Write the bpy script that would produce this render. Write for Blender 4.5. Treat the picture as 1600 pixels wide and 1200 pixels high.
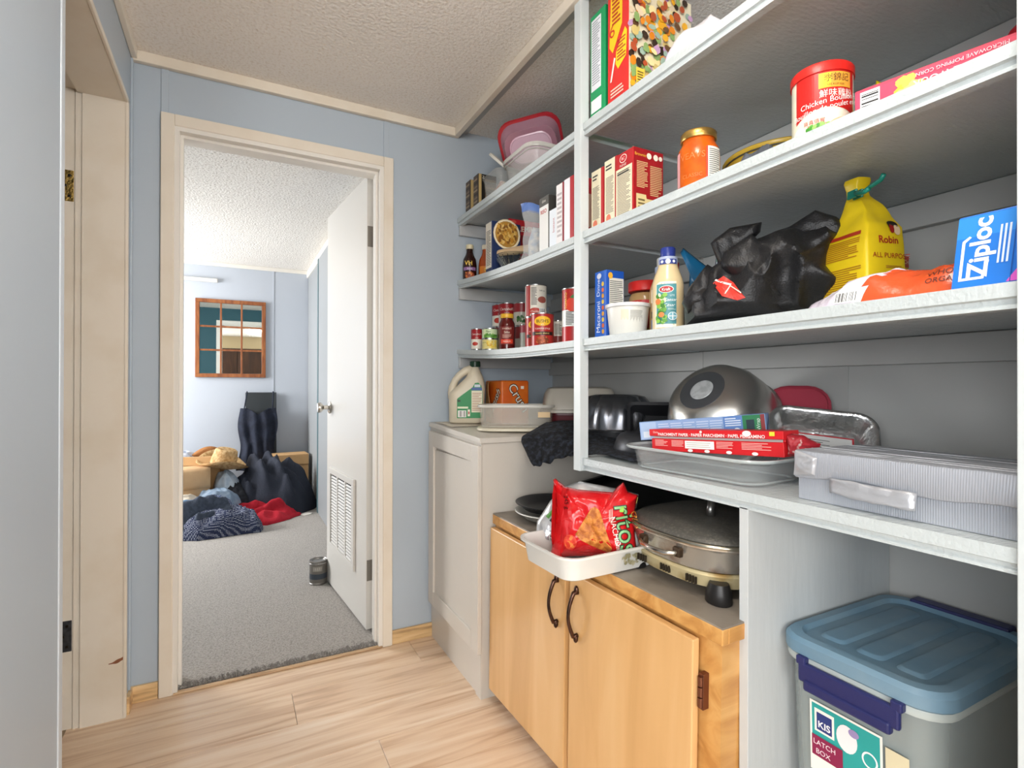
import bpy, bmesh, math, random
from math import sin, cos, pi, radians
from mathutils import Vector, Matrix, noise
for o in list(bpy.data.objects): bpy.data.objects.remove(o)
S = bpy.context.scene; COL = S.collection
random.seed(7)

# ---------------------------------------------------------------- camera
EYE = Vector((0, 0, 1.072))
cd = bpy.data.cameras.new('camera'); cd.sensor_width = 36; cd.lens = 825.08/1600*36
cd.clip_start = .02
cam = bpy.data.objects.new('camera', cd); COL.objects.link(cam)
cam.matrix_world = Matrix(((.88521, -.00329, -.46519, 0), (-.4652, -.0021, -.88521, 0), (.00194, .99999, -.00339, 1.072), (0, 0, 0, 1)))
S.camera = cam

# ---------------------------------------------------------------- world, lights, exposure
W = bpy.data.worlds.new('sky'); S.world = W; W.use_nodes = True
wn = W.node_tree
bg = wn.nodes['Background']; bg.inputs[0].default_value = (.80, .89, 1, 1); bg.inputs[1].default_value = 1.2
def area(name, loc, target, sx, sy, power, col):
    l = bpy.data.lights.new(name, 'AREA'); l.shape = 'RECTANGLE'; l.size = sx; l.size_y = sy
    l.energy = power; l.color = col
    o = bpy.data.objects.new(name, l); COL.objects.link(o); o.location = loc
    o.rotation_euler = (Vector(target)-Vector(loc)).to_track_quat('-Z', 'Y').to_euler()
    return o
# daylight through the bedroom window (left wall) and through unseen kitchen windows assumed behind the camera
area('bedroom_window_daylight', (-2.04, 4.75, 1.45), (0, 4.75, 1.35), 1.1, 1.15, 84, (1, .99, .98))
area('kitchen_window_daylight', (-2.42, -1.6, 1.5), (.6, -1.3, 1.25), 1.9, 1.3, 52, (.98, .99, 1))
area('kitchen_back_daylight', (-1.5, -3.12, 1.4), (-.6, 0, 1.5), 1.5, 1.2, 60, (1, .985, .96))
area('kitchen_right_fill', (1.55, -3.12, 1.4), (.3, 0, 1.6), 1.25, 1.2, 58, (1, .985, .96))  # added fill at an unseen window, brightens the left wall and jamb
S.view_settings.view_transform = 'Standard'; S.view_settings.look = 'None'
S.view_settings.exposure = .6; S.view_settings.gamma = 1; S.view_settings.use_curve_mapping = False

# ---------------------------------------------------------------- materials
def lin(h):
    if isinstance(h, str):
        h = h.lstrip('#'); c = [int(h[i:i+2], 16)/255 for i in (0, 2, 4)]
    else: c = h
    return tuple(x/12.92 if x <= .04045 else ((x+.055)/1.055)**2.4 for x in c)+(1,)
MATS = {}
def mat(key, col=None, r=.5, m=0, tr=0, ior=1.45, al=1, bump=None, mott=None, stretch=(1, 1, 1), spec=.5, sub=0, aniso=0):
    """bump=(scale, strength[, detail]); mott=(scale, colour2, lo, hi)"""
    if key in MATS: return MATS[key]
    M = bpy.data.materials.new(key); M.use_nodes = True; nt = M.node_tree; N = nt.nodes; L = nt.links
    b = N['Principled BSDF']; I = b.inputs
    I['Base Color'].default_value = lin(col); I['Roughness'].default_value = r; I['Metallic'].default_value = m
    I['Transmission Weight'].default_value = tr; I['IOR'].default_value = ior; I['Alpha'].default_value = al
    I['Specular IOR Level'].default_value = spec
    if bump or mott:
        tc = N.new('ShaderNodeTexCoord'); mp = N.new('ShaderNodeMapping'); mp.inputs['Scale'].default_value = stretch
        L.new(tc.outputs['Object'], mp.inputs['Vector'])
    if mott:
        n = N.new('ShaderNodeTexNoise'); n.inputs['Scale'].default_value = mott[0]; n.inputs['Detail'].default_value = 6
        L.new(mp.outputs[0], n.inputs['Vector'])
        rp = N.new('ShaderNodeValToRGB'); rp.color_ramp.elements[0].position = mott[2]; rp.color_ramp.elements[1].position = mott[3]
        rp.color_ramp.elements[0].color = lin(col); rp.color_ramp.elements[1].color = lin(mott[1])
        L.new(n.outputs['Fac'], rp.inputs[0]); L.new(rp.outputs[0], I['Base Color'])
    if bump:
        n = N.new('ShaderNodeTexNoise'); n.inputs['Scale'].default_value = bump[0]; n.inputs['Detail'].default_value = bump[2] if len(bump) > 2 else 4
        L.new(mp.outputs[0], n.inputs['Vector'])
        bn = N.new('ShaderNodeBump'); bn.inputs['Strength'].default_value = bump[1]; bn.inputs['Distance'].default_value = .01
        L.new(n.outputs['Fac'], bn.inputs['Height']); L.new(bn.outputs[0], I['Normal'])
    MATS[key] = M
    return M
def plain(hexc, r=.45, m=0):
    return mat('paint_%s_%d_%d' % (hexc.lstrip('#'), int(r*100), int(m*10)), hexc, r=r, m=m)

def wood_mat(key, c1, c2, c3, scale, stretch, r=.4, contrast=(.35, .7), bump=.05):
    if key in MATS: return MATS[key]
    M = bpy.data.materials.new(key); M.use_nodes = True; nt = M.node_tree; N = nt.nodes; L = nt.links
    b = N['Principled BSDF']; b.inputs['Roughness'].default_value = r
    tc = N.new('ShaderNodeTexCoord'); mp = N.new('ShaderNodeMapping'); mp.inputs['Scale'].default_value = stretch
    oi = N.new('ShaderNodeObjectInfo')
    ml = N.new('ShaderNodeVectorMath'); ml.operation = 'MULTIPLY_ADD'; ml.inputs[1].default_value = (37, 23, 51)
    L.new(oi.outputs['Random'], ml.inputs[0]); L.new(tc.outputs['Object'], ml.inputs[2]); L.new(ml.outputs[0], mp.inputs[0])
    n = N.new('ShaderNodeTexNoise'); n.inputs['Scale'].default_value = scale; n.inputs['Detail'].default_value = 8; n.inputs['Distortion'].default_value = 1.2
    L.new(mp.outputs[0], n.inputs['Vector'])
    rp = N.new('ShaderNodeValToRGB'); e = rp.color_ramp.elements
    e[0].position = contrast[0]; e[0].color = lin(c1); e[1].position = contrast[1]; e[1].color = lin(c3)
    k = e.new((contrast[0]+contrast[1])/2); k.color = lin(c2)
    L.new(n.outputs['Fac'], rp.inputs[0]); L.new(rp.outputs[0], b.inputs['Base Color'])
    bn = N.new('ShaderNodeBump'); bn.inputs['Strength'].default_value = bump; bn.inputs['Distance'].default_value = .003
    L.new(n.outputs['Fac'], bn.inputs['Height']); L.new(bn.outputs[0], b.inputs['Normal'])
    MATS[key] = M
    return M

# ---------------------------------------------------------------- objects
def obj(name, me, m, parent=None, smooth=False, loc=None, mods=()):
    if isinstance(me, bmesh.types.BMesh):
        bm = me; me = bpy.data.meshes.new(name)
        bmesh.ops.recalc_face_normals(bm, faces=bm.faces[:])
        bm.to_mesh(me); bm.free()
    if m is not None:
        for x in (m if isinstance(m, (list, tuple)) else [m]): me.materials.append(x)
    o = bpy.data.objects.new(name, me); COL.objects.link(o)
    if parent: o.parent = parent
    if loc is not None: o.location = loc
    if smooth:
        for p in me.polygons: p.use_smooth = True
        if smooth is not True:
            me.set_sharp_from_angle(angle=radians(smooth))
    return o
def tag(o, label=None, cat=None, group=None, kind=None):
    if label: o['label'] = label
    if cat: o['category'] = cat
    if group: o['group'] = group
    if kind: o['kind'] = kind
    return o
def thing(name, label, cat, loc=(0, 0, 0), rz=0, group=None, rx=0, ry=0):
    o = bpy.data.objects.new(name, None); COL.objects.link(o); o.empty_display_size = .05
    o.location = loc; o.rotation_euler = (rx, ry, rz)
    return tag(o, label, cat, group)
def struct(name, me, m, parent=None, **k):
    o = obj(name, me, m, parent, **k)
    if not parent: o['kind'] = 'structure'
    return o
def BM(): return bmesh.new()
def bx(bm, x0, x1, y0, y1, z0, z1, bev=0, seg=2, mi=0):
    r = bmesh.ops.create_cube(bm, size=1)
    vs = r['verts']
    for v in vs: v.co = Vector((x0+(v.co.x+.5)*(x1-x0), y0+(v.co.y+.5)*(y1-y0), z0+(v.co.z+.5)*(z1-z0)))
    fs = {f for v in vs for f in v.link_faces}
    for f in fs: f.material_index = mi
    if bev:
        es = list({e for v in vs for e in v.link_edges})
        bmesh.ops.bevel(bm, geom=es, offset=bev, segments=seg, affect='EDGES', profile=.5)
    return bm
def box(x0, x1, y0, y1, z0, z1, bev=0, seg=2): return bx(BM(), x0, x1, y0, y1, z0, z1, bev, seg)
def lathe(bm, prof, n=32, mi=0, cx=0, cy=0, sx=1, sy=1, cap=True, rfun=None):
    rings = []
    for r, z in prof:
        rings.append([bm.verts.new((cx+r*sx*cos(2*pi*i/n)*(rfun(2*pi*i/n, z) if rfun else 1), cy+r*sy*sin(2*pi*i/n)*(rfun(2*pi*i/n, z) if rfun else 1), z)) for i in range(n)])
    for a, b in zip(rings, rings[1:]):
        for i in range(n):
            f = bm.faces.new((a[i], a[(i+1) % n], b[(i+1) % n], b[i])); f.material_index = mi
    if cap:
        for k, rg in ((0, rings[0]), (-1, rings[-1])):
            if prof[k][0] > 1e-5: f = bm.faces.new(rg); f.material_index = mi
    return bm
def rrect(w, d, r, n=5):
    """outline of a rounded rectangle, centred"""
    pts = []
    r = min(r, w/2-1e-4, d/2-1e-4)
    for cx, cy, a0 in ((w/2-r, d/2-r, 0), (-w/2+r, d/2-r, pi/2), (-w/2+r, -d/2+r, pi), (w/2-r, -d/2+r, 1.5*pi)):
        for i in range(n+1):
            a = a0+pi/2*i/n; pts.append((cx+r*cos(a), cy+r*sin(a)))
    return pts
def loft(bm, rings, cap0=True, cap1=True, mi=0, closed=True):
    vr = [[bm.verts.new(p) for p in rg] for rg in rings]
    for a, b in zip(vr, vr[1:]):
        n = len(a)
        for i in range(n if closed else n-1):
            f = bm.faces.new((a[i], a[(i+1) % n], b[(i+1) % n], b[i])); f.material_index = mi
    if cap0: bm.faces.new(vr[0]).material_index = mi
    if cap1: bm.faces.new(vr[-1]).material_index = mi
    return bm
def tub(bm, prof, mi=0, n=5, cap0=True, cap1=False):
    """rounded-rect container: prof = [(w, d, corner radius, z)]"""
    return loft(bm, [[(x, y, z) for x, y in rrect(w, d, r, n)] for w, d, r, z in prof], cap0, cap1, mi)
def tube(bm, pts, r, n=8, mi=0, cap=True):
    pts = [Vector(p) for p in pts]; rings = []
    t0 = (pts[1]-pts[0]).normalized(); up = Vector((0, 0, 1)) if abs(t0.z) < .9 else Vector((1, 0, 0))
    a = t0.cross(up).normalized()
    for i, p in enumerate(pts):
        t = (pts[min(i+1, len(pts)-1)]-pts[max(i-1, 0)]).normalized()
        a = (a-t*a.dot(t)).normalized(); b = t.cross(a)
        rr = r(i/(len(pts)-1)) if callable(r) else r
        rings.append([p+a*rr*cos(2*pi*k/n)+b*rr*sin(2*pi*k/n) for k in range(n)])
    return loft(bm, rings, cap, cap, mi)
def grid(bm, nu, nv, fn, mi=0):
    vs = [[bm.verts.new(fn(i/nu, j/nv)) for i in range(nu+1)] for j in range(nv+1)]
    for j in range(nv):
        for i in range(nu):
            f = bm.faces.new((vs[j][i], vs[j][i+1], vs[j+1][i+1], vs[j+1][i])); f.material_index = mi(i/nu, j/nv) if callable(mi) else mi
    return bm
def nz(x, y, z=0, s=1): return noise.noise(Vector((x*s, y*s, z*s)))
def solid(o, t, off=-1):
    m = o.modifiers.new('thickness', 'SOLIDIFY'); m.thickness = t; m.offset = off; return o
def subd(o, n=1):
    m = o.modifiers.new('smooth', 'SUBSURF'); m.levels = n; m.render_levels = n; return o

# ---------------------------------------------------------------- print on surfaces: flat shapes and lettering laid on real faces
class Flat:
    """o = lower left corner, u to the reader's right, v up"""
    def __init__(s, o, u, v): s.o, s.u, s.v = Vector(o), Vector(u).normalized(), Vector(v).normalized(); s.n = s.u.cross(s.v)
    def __call__(s, u, v, h=.0005): return s.o+s.u*u+s.v*v+s.n*h
class Drape:
    """lays flat print onto the uneven surface of an object (same parent frame)"""
    def __init__(s, sf, o, lift=.0006):
        from mathutils.bvhtree import BVHTree
        me = o.data; off = o.location
        s.t = BVHTree.FromPolygons([v.co+off for v in me.vertices], [tuple(p.vertices) for p in me.polygons]); s.sf, s.l = sf, lift; s.n = sf.n
    def __call__(s, u, v, h=0):
        p = s.sf(u, v, .15); r = s.t.ray_cast(p, -s.n)
        return (r[0] if r[0] else s.sf(u, v, 0))+s.n*(h+s.l)
class Cyl:
    """wraps round z; u=0 faces angle a0"""
    def __init__(s, r, a0, z0=0, c=(0, 0), sy=1): s.r, s.a0, s.z0, s.c, s.sy = r, a0, z0, c, sy
    def __call__(s, u, v, h=.0005):
        r = s.r(v+s.z0) if callable(s.r) else s.r
        a = s.a0+u/(s.r(s.z0+v) if callable(s.r) else s.r)
        return Vector((s.c[0]+(r+h)*cos(a), s.c[1]+(r+h)*sin(a)*s.sy, v+s.z0))
def px(face, w, d):
    """Flat on a face of a box whose base is centred at the origin (w along x, d along y): 'L' faces -X, 'F' faces -Y"""
    if face == 'L': return Flat((-w/2, d/2, 0), (0, -1, 0), (0, 0, 1))
    if face == 'F': return Flat((-w/2, -d/2, 0), (1, 0, 0), (0, 0, 1))
    if face == 'R': return Flat((w/2, -d/2, 0), (0, 1, 0), (0, 0, 1))
def rect(bm, sf, u0, u1, v0, v1, h=.0005, n=None, mi=0):
    n = n or (10 if isinstance(sf, (Cyl, Drape)) else 1)
    return grid(bm, n, 6 if callable(getattr(sf, 'r', None)) or isinstance(sf, Drape) else 1, lambda a, b: sf(u0+(u1-u0)*a, v0+(v1-v0)*b, h), mi)
def fan(bm, sf, pts, c, h, mi, per, rings):
    """a filled outline laid over a curved surface in rings"""
    P = [pts[i] if per == 1 else (pts[i][0]+(pts[(i+1) % len(pts)][0]-pts[i][0])*k/per, pts[i][1]+(pts[(i+1) % len(pts)][1]-pts[i][1])*k/per) for i in range(len(pts)) for k in range(per)]
    n = len(P); cv = bm.verts.new(sf(c[0], c[1], h))
    rr = [[bm.verts.new(sf(c[0]+(u-c[0])*k/rings, c[1]+(v-c[1])*k/rings, h)) for u, v in P] for k in range(1, rings+1)]
    for i in range(n):
        bm.faces.new((cv, rr[0][i], rr[0][(i+1) % n])).material_index = mi
        for p_, q_ in zip(rr, rr[1:]): bm.faces.new((p_[i], q_[i], q_[(i+1) % n], p_[(i+1) % n])).material_index = mi
    return bm
def poly(bm, sf, pts, h=.0005, mi=0):
    if isinstance(sf, (Cyl, Drape)): return fan(bm, sf, pts, (sum(p[0] for p in pts)/len(pts), sum(p[1] for p in pts)/len(pts)), h, mi, 5, 4)
    f = bm.faces.new([bm.verts.new(sf(u, v, h)) for u, v in pts]); f.material_index = mi
    return bm
def oval(bm, sf, u, v, ru, rv, h=.0005, n=20, mi=0, rot=0):
    pts = [(u+ru*cos(2*pi*i/n)*cos(rot)-rv*sin(2*pi*i/n)*sin(rot), v+ru*cos(2*pi*i/n)*sin(rot)+rv*sin(2*pi*i/n)*cos(rot)) for i in range(n)]
    return fan(bm, sf, pts, (u, v), h, mi, 1, 5 if isinstance(sf, (Cyl, Drape)) and max(ru, rv) > .006 else 1)
def fine(bm, sf, u0, u1, v0, v1, n, h=.0009, fill=.5, mi=0, vert=False):
    """rows of small print too fine to read"""
    for k in range(n):
        t = v0+(v1-v0)*(k+.25)/n; dv = (v1-v0)/n*fill
        e = u1-(u1-u0)*random.choice((0, 0, .05, .1, .3))
        if vert: rect(bm, sf, t, t+dv, u0, e, h, mi=mi)
        else: rect(bm, sf, u0, e, t, t+dv, h, n=4 if isinstance(sf, Cyl) else 1, mi=mi)
    return bm
def bars(bm, sf, u0, u1, v0, v1, h=.001, n=16, mi=0, flip=False):
    w = (u1-u0)/n if not flip else (v1-v0)/n
    for k in range(n):
        if random.random() < .15: continue
        f = random.choice((.35, .5, .75))
        if flip: rect(bm, sf, u0, u1, v0+k*w, v0+(k+f)*w, h, n=1, mi=mi)
        else: rect(bm, sf, u0+k*w, u0+(k+f)*w, v0, v1, h, n=1, mi=mi)
    return bm
def text(bm, sf, s, u, v, size, h=.0012, rot=0, mi=0, align='C', wide=1, bold=0, shear=0, arc=0):
    c = bpy.data.curves.new('lettering', 'FONT'); c.body = s; c.size = 1; c.offset = bold; c.shear = shear; c.resolution_u = 3
    o = bpy.data.objects.new('lettering', c); me = o.to_mesh()
    P = [q.co.copy() for q in me.vertices]; F = [tuple(p.vertices) for p in me.polygons]
    o.to_mesh_clear(); bpy.data.objects.remove(o); bpy.data.curves.remove(c)
    if not P: return bm
    x0, x1 = min(p.x for p in P), max(p.x for p in P)
    off = {'C': (x0+x1)/2, 'L': x0, 'R': x1}[align]
    cr, sr = cos(rot), sin(rot); vs = []
    for p in P:
        a, b = (p.x-off)*size*wide, (p.y-.35)*size
        b += arc*a*a
        vs.append(bm.verts.new(sf(u+a*cr-b*sr, v+a*sr+b*cr, h)))
    for f in F:
        try: bm.faces.new([vs[i] for i in f]).material_index = mi
        except ValueError: pass
    return bm
def printed(parent, name, bm, mats):
    me = bpy.data.meshes.new(name); bm.to_mesh(me); bm.free()
    return obj(name, me, mats, parent)
WHITE = lambda: plain('#f2f2ee', .5)
INK = lambda: plain('#1c1c1e', .5)
# ================================================================ materials of the room
BLUE = mat('pale_blue_wall_paint', '#b1bdc8', r=.42, bump=(6, .03))
BLUE2 = mat('bedroom_blue_paint', '#bac1cb', r=.5)
TEAL = mat('teal_wall_paint', '#2c5560', r=.5)
CREAM = mat('cream_gloss_paint', '#e5dccd', r=.33, bump=(9, .04), mott=(7, '#ddd1be', .45, .75))
TRIMW = mat('white_trim_paint', '#e6e2da', r=.35)
SHELFW = mat('shelf_white_paint', '#c0c8c9', r=.26, bump=(120, .25, 5), stretch=(.5, 1.3, 1))
SHELFE = None
GREYW = mat('grey_shelf_wall_paint', '#b4b5b3', r=.38, bump=(40, .05), stretch=(1, 1, .2))
STIP = mat('stippled_ceiling', '#f4efe8', r=.9, bump=(95, .55, 6), mott=(110, '#e4dacd', .5, .7))
STIPW = mat('stippled_white_ceiling', '#ece8e1', r=.9, bump=(80, .8, 6), mott=(85, '#b9afa4', .55, .68))
CARPET = mat('grey_carpet', '#b9b4ae', r=1, bump=(220, 1, 6), mott=(130, '#8d8882', .42, .75))
WC = mat('white_cabinet_paint', '#cfc9c0', r=.33)
DARKW = plain('#4a3028', .5)

def shadeless_none(): pass
# ---------------------------------------------------------------- floor: laminate planks running across the hall
fl = struct('floor', box(-2.5, 2.4, -3.2, 2.19, -.05, -.004), plain('#6b533c', .7))
LAM = [wood_mat('maple_laminate_%d' % i, c1, c2, c3, 2.1, (.9, 13, 1), r=.28, contrast=(.25, .78), bump=.02)
       for i, (c1, c2, c3) in enumerate([('#bf9876', '#e2c6a8', '#efdbc4'), ('#b48f70', '#dfc2a4', '#ecd6be'), ('#c9a584', '#e6ccb0', '#f2e0cc')])]
pw = .19; k = 0
for j in range(17):
    y1 = 2.175-j*pw; y0 = max(y1-pw, -.9); x = -.5-((j*.47) % 1.15)
    while x < 1.4:
        xa, xb = max(x, -.46), min(x+1.15, 1.365)
        if xb-xa > .02:
            cx, cy = (xa+xb)/2, (y0+y1)/2
            obj('plank', bx(BM(), xa-cx+.0006, xb-cx-.0006, y0-cy+.0006, y1-cy-.0006, -.006, 0, .0008, 1), LAM[(k*7+j) % 3], fl, loc=(cx, cy, 0)); k += 1
        x += 1.15
struct('floor_bedroom', box(-2.0, 1.4, 2.19, 5.7, -.05, .006), CARPET)
tag(bpy.data.objects['floor_bedroom'], kind='structure')
# the carpet's frayed edge at the threshold and the thin wood strip in front of it
bm = BM()
for i in range(420):
    x = -.185+.725*random.random(); y = 2.182+random.random()*.03; a = random.uniform(-1, 1)*1.2; l = random.uniform(.008, .022)
    tube(bm, [(x, y+.012, .004), (x+sin(a)*l*.5, y, .012+random.random()*.006), (x+sin(a)*l, y-l*.6*abs(cos(a)), .005)], .0011, 3, cap=False)
fr = struct('carpet_fringe', bm, mat('grey_yarn', '#8f8b87', r=1)); tag(fr, kind='stuff'); fr['label'] = 'frayed grey carpet edge at the bedroom threshold'
struct('trim_1', bx(BM(), -.185, .54, 2.158, 2.178, 0, .007, .003), wood_mat('threshold_wood', '#b08d66', '#cfae86', '#dcc09c', 3, (1, 12, 12)))

# ---------------------------------------------------------------- end wall with the bedroom doorway
YE = 2.175; T = .105
bm = BM()
for a in ((-.31, -.187, 0, 2.2), (.54, 1.365, 0, 2.2), (-.187, .54, 1.975, 2.2)): bx(bm, a[0], a[1], YE, YE+.05, a[2], a[3])
we = struct('wall_end', bm, BLUE)
bm = BM()
for a in ((-2, -.187, 0, 2.2), (.54, 1.4, 0, 2.2), (-.187, .54, 1.975, 2.2)): bx(bm, a[0], a[1], YE+.0502, YE+T, a[2], a[3])
wb = struct('wall_bedroom_front', bm, TEAL)
for x, z0 in ((-.216, 2.06), (.552, 2.06)):
    obj('panel_batten', bx(BM(), x-.011, x+.011, YE-.005, YE, z0-.05, 2.166, .001), BLUE, we)
obj('switch_plate', bx(BM(), -.47, -.40, YE+T, YE+T+.006, 1.12, 1.24, .003), TRIMW, wb)
# casing
tr = struct('trim_2', BM(), CREAM)
tr.data.clear_geometry()
def casing(bm, x0, x1, top, w, y0, y1):
    bx(bm, x0-w, x0, y0, y1, 0.0, top+w, .003); bx(bm, x1, x1+w, y0, y1, 0.0, top+w, .003); bx(bm, x0, x1, y0, y1, top, top+w, .003)
b2 = casing
bm = BM(); casing(bm, -.187, .54, 1.972, .04, YE-.016, YE); bm.to_mesh(tr.data); bm.free()
bm = BM()
bx(bm, -.187, -.172, YE-.012, YE+T+.004, 0, 1.972); bx(bm, .525, .54, YE-.012, YE+T+.004, 0, 1.972); bx(bm, -.172, .525, YE-.012, YE+T+.004, 1.957, 1.972)
bx(bm, -.172, -.162, YE+.02, YE+.052, 0, 1.957); bx(bm, .515, .525, YE+.02, YE+.052, 0, 1.957); bx(bm, -.162, .515, YE+.02, YE+.052, 1.947, 1.957)
struct('trim_3', bm, TRIMW)
bm = BM(); casing(bm, -.187, .54, 1.972, .05, YE+T, YE+T+.014); struct('trim_4', bm, TRIMW)
BASEW = wood_mat('baseboard_wood', '#a5835c', '#d9b684', '#e6c898', 2.5, (1, 9, 14), r=.35)
struct('baseboard_end', bx(BM(), .581, .76, YE-.011, YE, 0, .057, .002), BASEW)
struct('baseboard_end.001', bx(BM(), -.31, -.229, YE-.011, YE, 0, .057, .002), BASEW)
struct('baseboard_left', bx(BM(), -.31, -.299, 2.10, YE-.011, 0, .057, .002), BASEW)
# crown strips
struct('trim_5', bx(BM(), -.31, .872, YE-.022, YE, 2.163, 2.2, .003), CREAM)
struct('trim_6', bx(BM(), .848, .872, -.6, YE-.022, 2.163, 2.2, .003), CREAM)
struct('trim_7', bx(BM(), .872, .915, -.6, YE, 2.193, 2.2, .001), GREYW)
struct('trim_8', bx(BM(), -.31, -.292, -.6, YE-.022, 2.168, 2.2, .003), CREAM)

# ---------------------------------------------------------------- left wall with its doorway
bm = BM()
bx(bm, -.33, -.31, .35, 1.352, 0, 2.2); bx(bm, -.33, -.31, 1.352, 2.10, 1.99, 2.2); bx(bm, -.33, -.31, 2.10, YE, 0, 2.2)
wl = struct('wall_left', bm, BLUE)
obj('corner_bead', bx(BM(), -.337, -.3075, 1.352, 1.378, 0, 1.99, .003), mat('satin_blue_trim', '#c9d2da', r=.3), wl)
obj('panel_batten', bx(BM(), -.31, -.304, 2.150, 2.156, 0, 2.166, .001), BLUE, wl)
obj('panel_batten', bx(BM(), -.31, -.305, 2.166, 2.172, 0, 2.166, .001), BLUE, wl)
bm = BM()
bx(bm, -.60, -.33, .35, .37, 0, 2.2); bx(bm, -.485, -.33, .37, 1.352, 0, 2.2)
struct('wall_left_core', bm, BLUE)
# jamb: deep face, stop and rebate
bm = BM()
bx(bm, -.425, -.312, 2.088, 2.16, 0, 2.0); bx(bm, -.485, -.425, 2.10, 2.16, 0, 2.0); bx(bm, -.443, -.425, 2.094, 2.11, 0, 2.0)
bx(bm, -.425, -.312, 1.352, 2.16, 1.987, 2.01); bx(bm, -.485, -.425, 1.352, 2.16, 1.999, 2.015)
bx(bm, -.438, -.425, 1.352, 2.088, 1.987, 2.0); bx(bm, -.485, -.338, 1.352, 1.36, 0, 1.99)
bx(bm, -.315, -.306, 2.086, 2.104, 0, 1.999, .002); bx(bm, -.315, -.306, 1.378, 2.104, 1.985, 2.002, .002)
jb = struct('trim_9', bm, CREAM)
BRASS = mat('worn_brass', '#a88c4e', r=.35, m=1, bump=(160, .3), mott=(150, '#4a3d20', .5, .7))
STEEL = mat('grey_steel_hinge', '#55565a', r=.45, m=.8, mott=(60, '#3a3b3e', .4, .7))
for z0, z1, m in ((1.645, 1.742, BRASS), (.242, .338, STEEL)):
    h = obj('hinge', bx(BM(), -.482, -.447, 2.0975, 2.1005, z0, z1, .001), m, jb)
    bm = BM()
    for q, (dx, dz) in enumerate(((-.020, .018), (-.012, .048), (-.020, .078))):
        lathe(bm, [(0, 0), (.004, 0), (.003, .0012)], 10)
        for v in bm.verts[-30:]:
            pass
    bm.free(); bm = BM()
    for dx, dz in ((.024, .016), (.014, .048), (.024, .080)): bx(bm, -.482+dx-.004, -.482+dx+.004, 2.0962, 2.0976, z0+dz-.004, z0+dz+.004, .0015)
    obj('screw', bm, plain('#2a241c', .4, .6), h)
obj('paint_chip', grid(BM(), 10, 2, lambda u, v: (-.352+.040*u, 2.0872, .183+.012*u*u+(.0015+.006*u)*(v-.5)*2*(1-.3*sin(u*9)))), plain('#8a5638', .7), jb)
d2 = struct('door_2', bx(BM(), -1.16, -.488, 2.085, 2.12, .01, 1.985, .002), DARKW)
# room beyond the left doorway
bm = BM(); bx(bm, -1.9, -.485, 2.165, 2.174, 0, 2.2); bx(bm, -1.92, -1.9, .35, 2.165, 0, 2.2); bx(bm, -1.9, -.60, .35, .37, 0, 2.2); struct('wall_side_room', bm, BLUE)
struct('floor_side_room', box(-1.9, -.46, .37, 2.165, -.05, -.001), plain('#9a8468', .5))

# ---------------------------------------------------------------- shelf alcove walls, ceilings, kitchen behind the camera
bm = BM(); bx(bm, 1.365, 1.385, -.6, YE, 0, 2.2); wr = struct('wall_right', bm, GREYW)
obj('panel_batten', bx(BM(), 1.3625, 1.365, .78, .784, .845, 1.17), GREYW, wr)
struct('ceiling', box(-2.5, 2.4, -3.2, YE, 2.2, 2.25), STIP)
struct('ceiling_bedroom', box(-2.0, 1.4, YE+T, 5.7, 2.2, 2.25), STIPW)
# kitchen
bm = BM()
bx(bm, 2.4, 2.42, -3.2, -.6, 0, 2.2); bx(bm, 1.385, 2.4, -.6, -.58, 0, 2.2); bx(bm, -2.5, -.60, .35, .37, 0, 2.2)
struct('wall_kitchen_right', bm, BLUE)
def window_wall(name, axis, pos, a0, a1, w0, w1, z0, z1, m, th=.02):
    bm = BM()
    for s0, s1, q0, q1 in ((a0, w0, 0, 2.2), (w1, a1, 0, 2.2), (w0, w1, 0, z0), (w0, w1, z1, 2.2)):
        if axis == 'x': bx(bm, pos-th, pos, s0, s1, q0, q1)
        else: bx(bm, s0, s1, pos-th, pos, q0, q1)
    return struct(name, bm, m)
def window_frame(name, axis, pos, w0, w1, z0, z1):
    bm = BM(); t = .05
    def p(s0, s1, q0, q1):
        if axis == 'x': bx(bm, pos-.03, pos+.02, s0, s1, q0, q1, .004)
        else: bx(bm, s0, s1, pos-.03, pos+.02, q0, q1, .004)
    p(w0-t, w0, z0-t, z1+t); p(w1, w1+t, z0-t, z1+t); p(w0, w1, z0-t, z0); p(w0, w1, z1, z1+t); p((w0+w1)/2-.02, (w0+w1)/2+.02, z0, z1)
    return struct(name, bm, TRIMW)
window_wall('wall_kitchen_left', 'x', -2.5, -3.2, .35, -2.6, -.6, .85, 1.95, BLUE); window_frame('window_1', 'x', -2.5, -2.6, -.6, .85, 1.95)
window_wall('wall_kitchen_back', 'y', -3.2, -2.5, .5, -2.25, -.75, .8, 2.0, BLUE); window_frame('window_2', 'y', -3.2, -2.25, -.75, .8, 2.0)
window_wall('wall_kitchen_back_right', 'y', -3.2, .5, 2.4, .92, 2.18, .8, 2.0, BLUE); window_frame('added_window', 'y', -3.2, .92, 2.18, .8, 2.0)  # unseen right-hand window, added to let light onto the left wall

# ---------------------------------------------------------------- bedroom shell
YB = 5.56
struct('wall_bedroom_back', box(-2.0, 1.4, YB, YB+.02, 0, 2.2), BLUE2)
window_wall('wall_bedroom_left', 'x', -2.0, YE+T, YB, 4.2, 5.3, .85, 2.0, BLUE2); window_frame('window_3', 'x', -2.0, 4.2, 5.3, .85, 2.0)
struct('wall_bedroom_right', box(1.36, 1.4, YE+T, YB, 0, 2.2), BLUE2)
bm = BM(); bx(bm, -2, 1.4, YB-.02, YB, 2.165, 2.2, .003); struct('trim_10', bm, TRIMW)
obj('wall_batten', bx(BM(), .325, .335, YB-.004, YB, 0, 2.165), BLUE2, bpy.data.objects['wall_bedroom_back'])
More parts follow.
